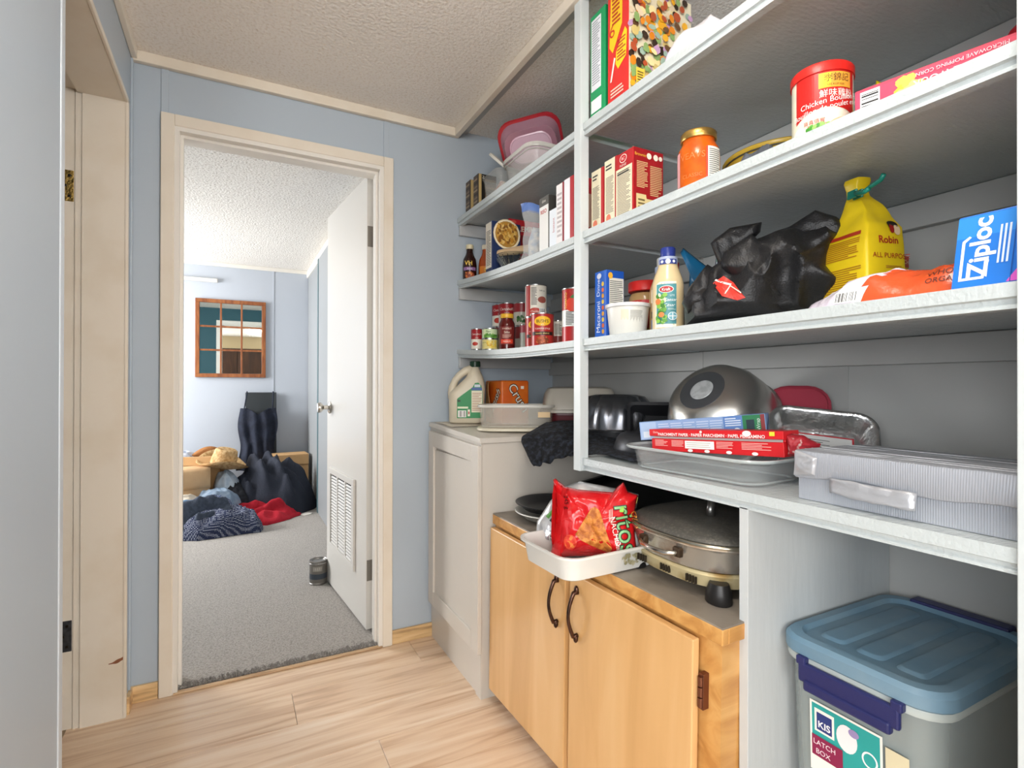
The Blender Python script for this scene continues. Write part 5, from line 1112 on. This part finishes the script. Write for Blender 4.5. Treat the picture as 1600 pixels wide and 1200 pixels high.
for s_ in (-1, 1):
    bm = tube(BM(), [(s_*.160, -.052, .092), (s_*.176, -.050, .090), (s_*.186, -.034, .088), (s_*.188, 0, .087), (s_*.186, .034, .088), (s_*.176, .050, .090), (s_*.160, .052, .092)], .0058, 10)
    h = obj('handle', bm, mat('handle_bright', '#c2bfb8', r=.2, m=1), t, smooth=True)
    for yy in (-.052, .052): obj('handle_bracket', bx(BM(), min(s_*.158, s_*.172), max(s_*.158, s_*.172), yy-.011, yy+.011, .081, .103, .004), mat('bracket_steel', '#57483a', r=.35, m=.8), h)
bm = BM()
for yy in (.075, .0, -.075):
    for k in range(4): bx(bm, -.1515, -.1460, yy-.014+k*.008, yy-.0105+k*.008, .031, .046)
tag(obj('vent_slot', bm, plain('#2c2418', .6), t), kind='stuff')
for x_, y_ in ((-.118, .118), (-.118, -.118), (.118, .118), (.118, -.118)):
    obj('foot', loft(BM(), [sup(.022, .026, .0, 20, 2.2), sup(.025, .028, .004, 20, 2.2), sup(.024, .026, .024, 20, 2.2), sup(.018, .020, .042, 20, 2.2)]), plain('#1d1c1c', .4), t, smooth=40).location = (x_*1.03, y_*1.06, 0)

# ================================================================ lidded bin in the lower right opening
BINM = mat('clear_bin_plastic', '#b9c4c3', r=.25, al=.42); LIDM = mat('dusty_blue_lid', '#64879e', r=.42, mott=(6, '#7d96a4', .42, .72), bump=(40, .04))
b0x, b0y = 1.142, .540
t = thing('storage_bin', 'tall clear plastic bin with a dusty blue lid and navy latches', 'bin', (b0x, b0y, .001))
bw, bd = .395, .272
obj('bin', tub(BM(), [(bw-.06, bd-.05, .03, 0), (bw-.055, bd-.045, .035, .006), (bw-.02, bd-.014, .045, .55), (bw, bd, .05, .556), (bw, bd, .05, .566), (bw-.008, bd-.008, .046, .566), (bw-.026, bd-.02, .043, .55), (bw-.06, bd-.05, .033, .008)], cap1=True), BINM, t, smooth=40)
bm = tub(BM(), [(bw+.004, bd+.004, .052, .5665), (bw+.010, bd+.010, .055, .570), (bw+.010, bd+.010, .055, .590), (bw-.004, bd-.004, .05, .598), (bw-.040, bd-.036, .042, .598), (bw-.052, bd-.048, .04, .590)], cap1=True)
for yc in (-.066, .0, .066):
    loft(bm, [[(x, y+yc, zz) for x, y in rrect(w_, d_, .012, 3)] for w_, d_, zz in ((bw-.11, .050, .5885), (bw-.12, .040, .5945), (bw-.13, .034, .595))])
obj('lid', bm, LIDM, t, smooth=40)
rim(t, bw+.002, bd+.002, .052, .553, .566, mat('bin_rim_plastic', '#c3ccc9', r=.25, al=.8))
NAVY = mat('navy_latch_plastic', '#262a5c', r=.4, bump=(60, .1))
bm = BM()
loft(bm, [[(-bw/2-.005, y, zz), (-bw/2-.014, y, zz-.002)] for y, zz in ((.075, .556), (.07, .556))], False, False) if False else None
rings = []
for x0_, x1_, z0_, z1_, y0_, y1_ in ((-bw/2-.014, -bw/2-.003, .512, .560, -.085, .085),):
    bx(bm, x0_, x1_, y0_, y1_, z0_+.012, z1_, .004); bx(bm, x0_-.004, x1_, y0_+.012, y1_-.012, z0_, z0_+.02, .004); bx(bm, x0_, x1_+.004, y0_-.004, y0_+.014, z1_-.006, z1_+.010, .003); bx(bm, x0_, x1_+.004, y1_-.014, y1_+.004, z1_-.006, z1_+.010, .003)
lt = obj('latch', bm, NAVY, t)
obj('latch', bx(BM(), bw/2-.020, bw/2+.0145, -.085, .085, .575, .604, .004), NAVY, t)
sf = Flat((-bw/2-.0005, .085, 0), (0, -1, 0), (-.035, 0, 1)); p = Print(t); p.h = .001
sf = Flat((-(bw-.02)/2-.001+.0035, .10, .36), (0, -1, 0), (-.0318, 0, 1))
p.rect(sf, '#eeeee6', .025, .150, .0, .130).rect(sf, '#28a09c', .029, .146, .03, .126).rect(sf, '#eeeee6', .034, .070, .076, .118).rect(sf, '#2a3a7a', .038, .066, .080, .112).text(sf, '#f6f6f6', 'KIS', .052, .091, .017, bold=.02).oval(sf, '#e8e8ea', .092, .092, .018, .024).oval(sf, '#9a8ab8', .104, .108, .009, .007).oval(sf, '#eef0f0', .130, .078, .013, .014).oval(sf, '#28a09c', .130, .078, .010, .011).rect(sf, '#8a1f4a', .029, .085, .030, .068).text(sf, '#f2e2ea', 'LATCH', .052, .056, .013).text(sf, '#f2e2ea', 'BOX', .050, .040, .013).rect(sf, '#d8cfae', .155, .19, .02, .118).done()
# ================================================================ bedroom
FRM = wood_mat('mirror_frame_wood', '#7c4526', '#945932', '#a4683c', 4, (6, 6, 1), r=.4)
t = thing('mirror', 'wood framed nine-pane mirror hanging on the far bedroom wall', 'mirror', (-.027, YB, 1.503))
hw, hh, fw = .289, .358, .034
bm = BM()
for a in ((-hw, hw, hh-fw, hh), (-hw, hw, -hh, -hh+fw), (-hw, -hw+fw, -hh+fw, hh-fw), (hw-fw, hw, -hh+fw, hh-fw)): bx(bm, a[0], a[1], -.024, 0, a[2], a[3], .003)
obj('frame', bm, FRM, t)
iw, ih = (hw-fw)*2/3, (hh-fw)*2/3
bm = BM()
for k in (-.5, .5): bx(bm, k*iw-.008, k*iw+.008, -.018, -.004, -hh+fw, hh-fw, .002); bx(bm, -hw+fw, hw-fw, -.017, -.004, k*ih-.008, k*ih+.008, .002)
obj('muntin', bm, FRM, t)
MIR = mat('mirror_glass', '#e4ebe8', r=.015, m=1)
for i in (-1, 0, 1):
    for j in (-1, 0, 1): obj('pane', bx(BM(), i*iw-iw/2+.002, i*iw+iw/2-.002, -.008, -.004, j*ih-ih/2+.002, j*ih+ih/2-.002), MIR, t)
t = thing('wall_rail', 'short white rail fixed high on the far bedroom wall above the mirror', 'rail', (-.5, YB, 2.03))
obj('rail', bx(BM(), -.45, .36, -.03, 0, -.016, .016, .004), TRIMW, t)
t = thing('panel_board', 'dark grey board leaning upright against the far bedroom wall', 'board', (.223, 5.47, .006), rx=radians(-3.2))
obj('board', bx(BM(), -.132, .132, -.012, .012, 0, 1.0, .003), plain('#34393c', .55), t)
t = thing('dress', 'dark navy strappy dress hanging down the front of the leaning grey board', 'dress', (.185, 5.385, .30))
def drf(s_):
    def f(u, v):
        w = .160-.010*sin(pi*min(1, v*1.15))+(.0 if v > .3 else 0)+.012*cos(v*9)
        fold = .018*sin(u*21+v*3)*(1-v*.6)+.010*nz(u*6, v*5, 3)
        top = -.06*max(0, 1-abs(u-.5)*3.2)*max(0, v-.8)*5
        return ((u-.5)*2*w+.012*v, s_*(.02+.035*sin(pi*u))+fold+.052*v, v*.56+top)
    return f
NAV = mat('navy_cotton', '#151b2b', r=.85, bump=(90, .4), mott=(18, '#1f2637', .4, .6))
bm = BM(); grid(bm, 30, 20, drf(-1)); grid(bm, 30, 20, drf(1)); obj('body', bm, NAV, t, smooth=True)
for s_ in (-1, 1): obj('strap', tube(BM(), [(s_*.12+.01, .03, .53), (s_*.115+.02, .05, .62), (s_*.11+.028, .062, .706), (s_*.11+.028, .10, .712)], .006, 6), NAV, t, smooth=True)
CARD = mat('kraft_cardboard', '#c09a6c', r=.8, bump=(50, .06), mott=(4, '#b08a5c', .4, .7)); KRAFT = mat('kraft_paper', '#c4a27a', r=.75, bump=(9, .25), mott=(6, '#b38f66', .4, .7))
t = thing('cardboard_box', 'brown cardboard carton standing in the far bedroom corner behind the jacket', 'box', (.44, 5.30, .006), rz=radians(3))
obj('carton', bx(BM(), -.165, .165, -.10, .10, 0, .34, .003), CARD, t)
obj('flap', bx(BM(), -.168, .166, -.108, .102, .34, .435, .004), CARD, t)
t = thing('paper_parcel', 'brown paper-covered box with a folded flap, in front of the other brown box', 'box', (-.345, 4.86, .02), rz=radians(6))
obj('carton', bx(BM(), -.165, .165, -.12, .12, 0, .40, .01, 3), KRAFT, t, smooth=40)
bm = BM(); grid(bm, 10, 6, lambda u, v: (-.168+.336*u, -.126-.012*sin(v*3)-.003*nz(u*4, v*4), .41-.16*v+.008*nz(u*5, 2))); solid(obj('flap', bm, KRAFT, t, smooth=True), .002)
t = thing('cardboard_box', 'brown cardboard box behind the paper-covered parcel, under the straw hat', 'box', (-.26, 5.12, .02), rz=radians(-14))
obj('carton', bx(BM(), -.19, .19, -.12, .12, 0, .40, .003), CARD, t)
bm = BM(); bx(bm, -.19, .19, -.14, -.12, .40, .47, .002); obj('flap', bm, CARD, t)
STRAW = mat('straw_weave', '#cbab7c', r=.7, bump=(120, .7), mott=(50, '#a9824e', .42, .66))
def hat(name, lab, x, y, z, m, sc=1, tilt=(0, 0), rz=0, band='#4a3018'):
    t = thing(name, lab, 'hat', (x, y, z), rz, rx=tilt[0], ry=tilt[1])
    bm = BM(); n = 48
    prof = [(.0, .128), (.035, .128), (.060, .136), (.074, .124), (.083, .07), (.090, .012), (.095, .003), (.12, .0), (.150, .004), (.172, .012), (.174, .010), (.15, -.001), (.12, -.005), (.09, -.002), (.0, -.003)]
    rings = []
    for r_, z_ in prof: rings.append([bm.verts.new((r_*sc*1.06*cos(2*pi*i/n), r_*sc*.90*sin(2*pi*i/n), (z_+(max(0, r_-.10)*1.0*abs(sin(2*pi*i/n))**2)-(.022*max(0, 1-abs(sin(2*pi*i/n))*2.2) if r_ < .05 else 0))*sc)) for i in range(n)])
    for a, b in zip(rings, rings[1:]):
        for i in range(n): bm.faces.new((a[i], a[(i+1) % n], b[(i+1) % n], b[i]))
    bmesh.ops.remove_doubles(bm, verts=bm.verts, dist=.0005)
    obj('hat', bm, m, t, smooth=True)
    obj('band', lathe(BM(), [(.0925*sc, .010*sc), (.0915*sc, .022*sc)], 40, cap=False, sx=1.06, sy=.9), plain(band, .6), t, smooth=True)
    return t
hat('straw_hat', 'tan straw cowboy hat resting on the clothes beside the dress', -.085, 4.98, .405, STRAW, 1.08, (radians(12), radians(10)), .3)
hat('brown_hat', 'brown straw hat brim tipped up behind the tan cowboy hat', -.20, 5.28, .415, mat('brown_straw', '#a06a38', r=.7, bump=(120, .6)), .8, (radians(-40), radians(8)), .2)
t = thing('white_cap', 'white fabric cap on the pile at the left edge of the doorway view', 'hat', (-.49, 5.26, .445), rz=.3)
obj('crown', lathe(BM(), [(.085, 0), (.088, .03), (.082, .07), (.066, .082), (0, .086)], 32), plain('#c9ccd2', .8), t, smooth=40)
obj('brim', lathe(BM(), [(.085, .002), (.13, -.012), (.131, -.016), (.08, -.002)], 32, cap=False), plain('#c9ccd2', .8), t, smooth=True)
def cloth_heap(name, lab, cat, ol, c, h, m, crease, freq, seed, base=None, **k):
    t = thing(name, lab, cat, (c[0], c[1], .006))
    o2 = [(a-c[0], b-c[1]) for a, b in ol]
    obj('fabric', heap(BM(), o2, (0, 0), h, crease, freq, seed, base=(lambda x, y: base(x+c[0], y+c[1])) if base else None, **k), m, t, smooth=True)
    return t
def fab(key, c1, c2, sc=30): return mat(key, c1, r=.9, bump=(160, .35), mott=(sc, c2, .42, .6))
rise = lambda x, y: max(0, min(.30, (y-4.42)*.55))
cloth_heap('jacket', 'dark navy jacket heaped in front of the dress and the corner carton', 'jacket', [(-.02, 4.86), (.06, 4.74), (.22, 4.70), (.40, 4.66), (.52, 4.72), (.66, 4.90), (.64, 5.02), (.55, 5.12), (.42, 5.17), (.22, 5.18), (.04, 5.14), (-.04, 5.0)], (.20, 5.0), .40, mat('dark_navy_wool', '#262b38', r=.85, bump=(120, .4)), .05, 6.5, 4, power=.85, rings=36, nper=8, folds=[(-.12, .10, .06, -.30, .05, .035), (.0, .12, .22, -.28, .055, .032), (.10, .10, .40, -.12, .05, .04), (-.17, .02, -.10, -.22, .04, .03), (-.08, .14, .10, .10, .04, .03), (.14, -.05, .36, -.22, .04, .025)])
cloth_heap('knit_top', 'black knit top crumpled below the straw hat', 'top', [(-.12, 4.74), (.02, 4.68), (.12, 4.74), (.10, 4.92), (-.02, 5.02), (-.12, 4.95)], (0, 4.83), .15, fab('black_knit', '#17191f', '#23262e', 60), .03, 9, 14, base=lambda x, y: max(0, (y-4.6)*.35))
cloth_heap('pale_shirt', 'pale blue shirt hanging down below the straw hat', 'shirt', [(-.16, 4.80), (-.06, 4.74), (.02, 4.80), (.06, 4.95), (-.04, 5.08), (-.16, 5.0)], (-.06, 4.90), .20, fab('pale_blue_cotton', '#a9b9ca', '#bcc8d4', 20), .025, 9, 24, base=lambda x, y: max(0, (y-4.65)*.5))
cloth_heap('red_shirt', 'bright red cloth spread between the jacket and the dotted clothes', 'cloth', [(-.06, 4.70), (.10, 4.50), (.22, 4.42), (.34, 4.50), (.50, 4.66), (.44, 4.76), (.22, 4.86), (.02, 4.90)], (.18, 4.66), .075, fab('red_jersey', '#a51226', '#b81a2e', 14), .024, 7, 8, tilt=(-1.2, .8), rings=26, folds=[(-.22, .05, .22, -.02, .04, .025), (-.1, -.08, .26, .04, .035, .02)])
cloth_heap('jeans', 'light blue denim folded over the top of the clothes pile', 'jeans', [(-.26, 4.62), (-.12, 4.56), (.0, 4.60), (.05, 4.68), (.0, 4.76), (-.12, 4.82), (-.26, 4.78)], (-.12, 4.69), .10, fab('light_denim', '#6f8296', '#8595a6', 24), .022, 9, 18, base=lambda x, y: .12+.15*max(0, y-4.55))
cloth_heap('cream_cloth', 'cream cloth beside the light denim at the left of the clothes pile', 'cloth', [(-.50, 4.62), (-.38, 4.50), (-.26, 4.56), (-.20, 4.68), (-.28, 4.80), (-.44, 4.78)], (-.34, 4.66), .11, fab('cream_cotton', '#d5cbbb', '#c6bba8', 10), .02, 9, 28, base=lambda x, y: .10+.1*max(0, y-4.5))
cloth_heap('blue_jeans', 'mid-blue denim under the cream cloth at the left of the pile', 'jeans', [(-.52, 4.48), (-.40, 4.38), (-.24, 4.40), (-.12, 4.52), (-.20, 4.66), (-.42, 4.68)], (-.32, 4.52), .14, fab('blue_denim', '#4f6f8f', '#6384a2', 24), .03, 8, 38, base=lambda x, y: .05)
def dotted(key, c1, c2, sc):
    M = mat(key, c1, r=.9); nt = M.node_tree; v = nt.nodes.new('ShaderNodeTexVoronoi'); v.inputs['Scale'].default_value = sc; v.inputs['Randomness'].default_value = .15
    tc = nt.nodes.new('ShaderNodeTexCoord'); r_ = nt.nodes.new('ShaderNodeValToRGB'); r_.color_ramp.interpolation = 'CONSTANT'
    r_.color_ramp.elements[0].color = lin(c2); r_.color_ramp.elements[1].position = .30; r_.color_ramp.elements[1].color = lin(c1)
    nt.links.new(tc.outputs['Object'], v.inputs['Vector']); nt.links.new(v.outputs['Distance'], r_.inputs[0]); nt.links.new(r_.outputs[0], nt.nodes['Principled BSDF'].inputs['Base Color'])
    return M
DOT = dotted('dotted_navy', '#232c48', '#c3c9d6', 115); DOT2 = dotted('dotted_grey_blue', '#4a5878', '#d3d8e0', 95)
cloth_heap('dotted_scarf', 'grey-blue dotted cloth showing between the denim and the red cloth', 'cloth', [(-.30, 4.52), (-.16, 4.42), (-.02, 4.46), (.02, 4.58), (-.08, 4.70), (-.24, 4.66)], (-.14, 4.56), .17, DOT2, .025, 9, 48, base=lambda x, y: .04)
cloth_heap('dotted_dress', 'navy white-dotted garment spilling onto the carpet at the front of the pile', 'dress', [(-.36, 4.27), (-.22, 4.20), (-.04, 4.22), (.10, 4.24), (.17, 4.24), (.20, 4.34), (.12, 4.52), (.02, 4.62), (-.12, 4.60), (-.30, 4.44)], (-.04, 4.40), .13, DOT, .04, 7.5, 58, rings=24, power=.5)
cloth_heap('sweater', 'dark grey-blue sweater draped over the dotted garment', 'sweater', [(-.50, 4.38), (-.40, 4.27), (-.24, 4.24), (-.10, 4.30), (.04, 4.44), (.03, 4.56), (-.10, 4.60), (-.26, 4.50), (-.40, 4.48)], (-.17, 4.42), .150, fab('slate_sweater', '#39414f', '#454e5e', 40), .028, 7, 68, rings=28, power=.55, folds=[(-.30, -.10, .12, .06, .07, .045), (-.05, -.14, .16, .0, .05, .03)], base=lambda x, y: .012)
cloth_heap('folded_linen', 'white and navy patterned linen behind the brown hat on the far pile', 'linen', [(-.56, 5.06), (-.30, 5.10), (-.22, 5.30), (-.30, 5.45), (-.56, 5.45)], (-.40, 5.28), .12, fab('white_navy_linen', '#c5cad4', '#4c5870', 9), .025, 9, 78, base=lambda x, y: .36)
for x, y, w, lab, rz_ in ((.525, 4.655, .10, 'torn white paper scrap on the carpet, nearer the door', .3), (.585, 4.86, .085, 'white paper scrap on the carpet by the end of the red cloth', -.4)):
    t = thing('paper_scrap', lab, 'paper', (x, y, .0065), rz_)
    bm = BM(); rr = random.Random(int(x*1000)); pts = [(w*.5*cos(a)*rr.uniform(.8, 1.1), w*.42*sin(a)*rr.uniform(.8, 1.1)) for a in [2*pi*i/9 for i in range(9)]]
    loft(bm, [[(a, b, .0) for a, b in pts], [(a, b, .004+.003*rr.random()) for a, b in pts]]); obj('scrap', bm, plain('#e8e4dc', .8), t)
t = thing('paint_can', 'small scuffed paint can holding the white door open on the carpet', 'can', (.405, 3.02, .006))
PC = .047
obj('tin', lathe(BM(), [(0, .001), (PC-.002, 0), (PC, .002), (PC, .006), (PC-.0015, .008), (PC-.0015, .116), (PC, .118), (PC, .124), (PC-.003, .125), (PC-.006, .121), (PC-.012, .121), (PC-.014, .117), (0, .117)], 40), mat('scuffed_tin', '#9c9a96', r=.35, m=.8, mott=(26, '#6f6a64', .45, .7)), t, smooth=35)
s = Cyl(PC-.0015, facing(.405, 3.02)); Print(t).rect(s, '#6a6660', -.06, .06, .012, .110).rect(s, '#39424c', -.06, .06, .030, .058).rect(s, '#8a857c', -.03, .02, .072, .098).fine(s, '#c9c6be', -.024, .014, .076, .094, 4).done()
obj('bail_handle', tube(BM(), [(PC*cos(a), PC*sin(a)*1.0, .112+.0*a) for a in [pi*.9+pi*i/12 for i in range(13)]], .0016, 6), TIN, t, smooth=True)
# ceiling lamp of the hall (out of the frame overhead, seen in the mirror)
t = thing('ceiling_lamp', 'round frosted ceiling lamp in the hall, its reflection showing in the bedroom mirror', 'lamp', (.30, .42, 2.2))
obj('base', lathe(BM(), [(0, 0), (.07, 0), (.07, -.018), (.012, -.024), (.012, -.19), (0, -.19)], 32), TRIMW, t, smooth=40)
M_ = bpy.data.materials.new('lit_frosted_glass'); M_.use_nodes = True; M_.node_tree.nodes['Principled BSDF'].inputs['Emission Color'].default_value = (1, .94, .87, 1); M_.node_tree.nodes['Principled BSDF'].inputs['Emission Strength'].default_value = 17
obj('shade', lathe(BM(), [(.15, -.125), (.145, -.15), (.11, -.185), (.06, -.205), (0, -.212)], 40, cap=False), M_, t, smooth=True)
# cupboards added at the kitchen's back wall to darken the mirror's reflection
t = thing('added_cupboard', 'dark brown cupboard added far behind to darken the bedroom mirror', 'cabinet', (.06, -3.19, .0))
KB = wood_mat('dark_cupboard_wood', '#3a2418', '#4a2e1e', '#5a3a26', 2, (6, 6, .8), r=.4)
obj('carcass', bx(BM(), -.62, .62, .02, .56, .0, 1.92), KB, t)
for x in (-.31, .31): obj('door', bx(BM(), x-.30, x+.30, .56, .58, .1, 1.86, .003), KB, t)
obj('header_panel', bx(BM(), -.62, .62, .02, .55, 1.92, 2.199), plain('#c9b48e', .5), t)
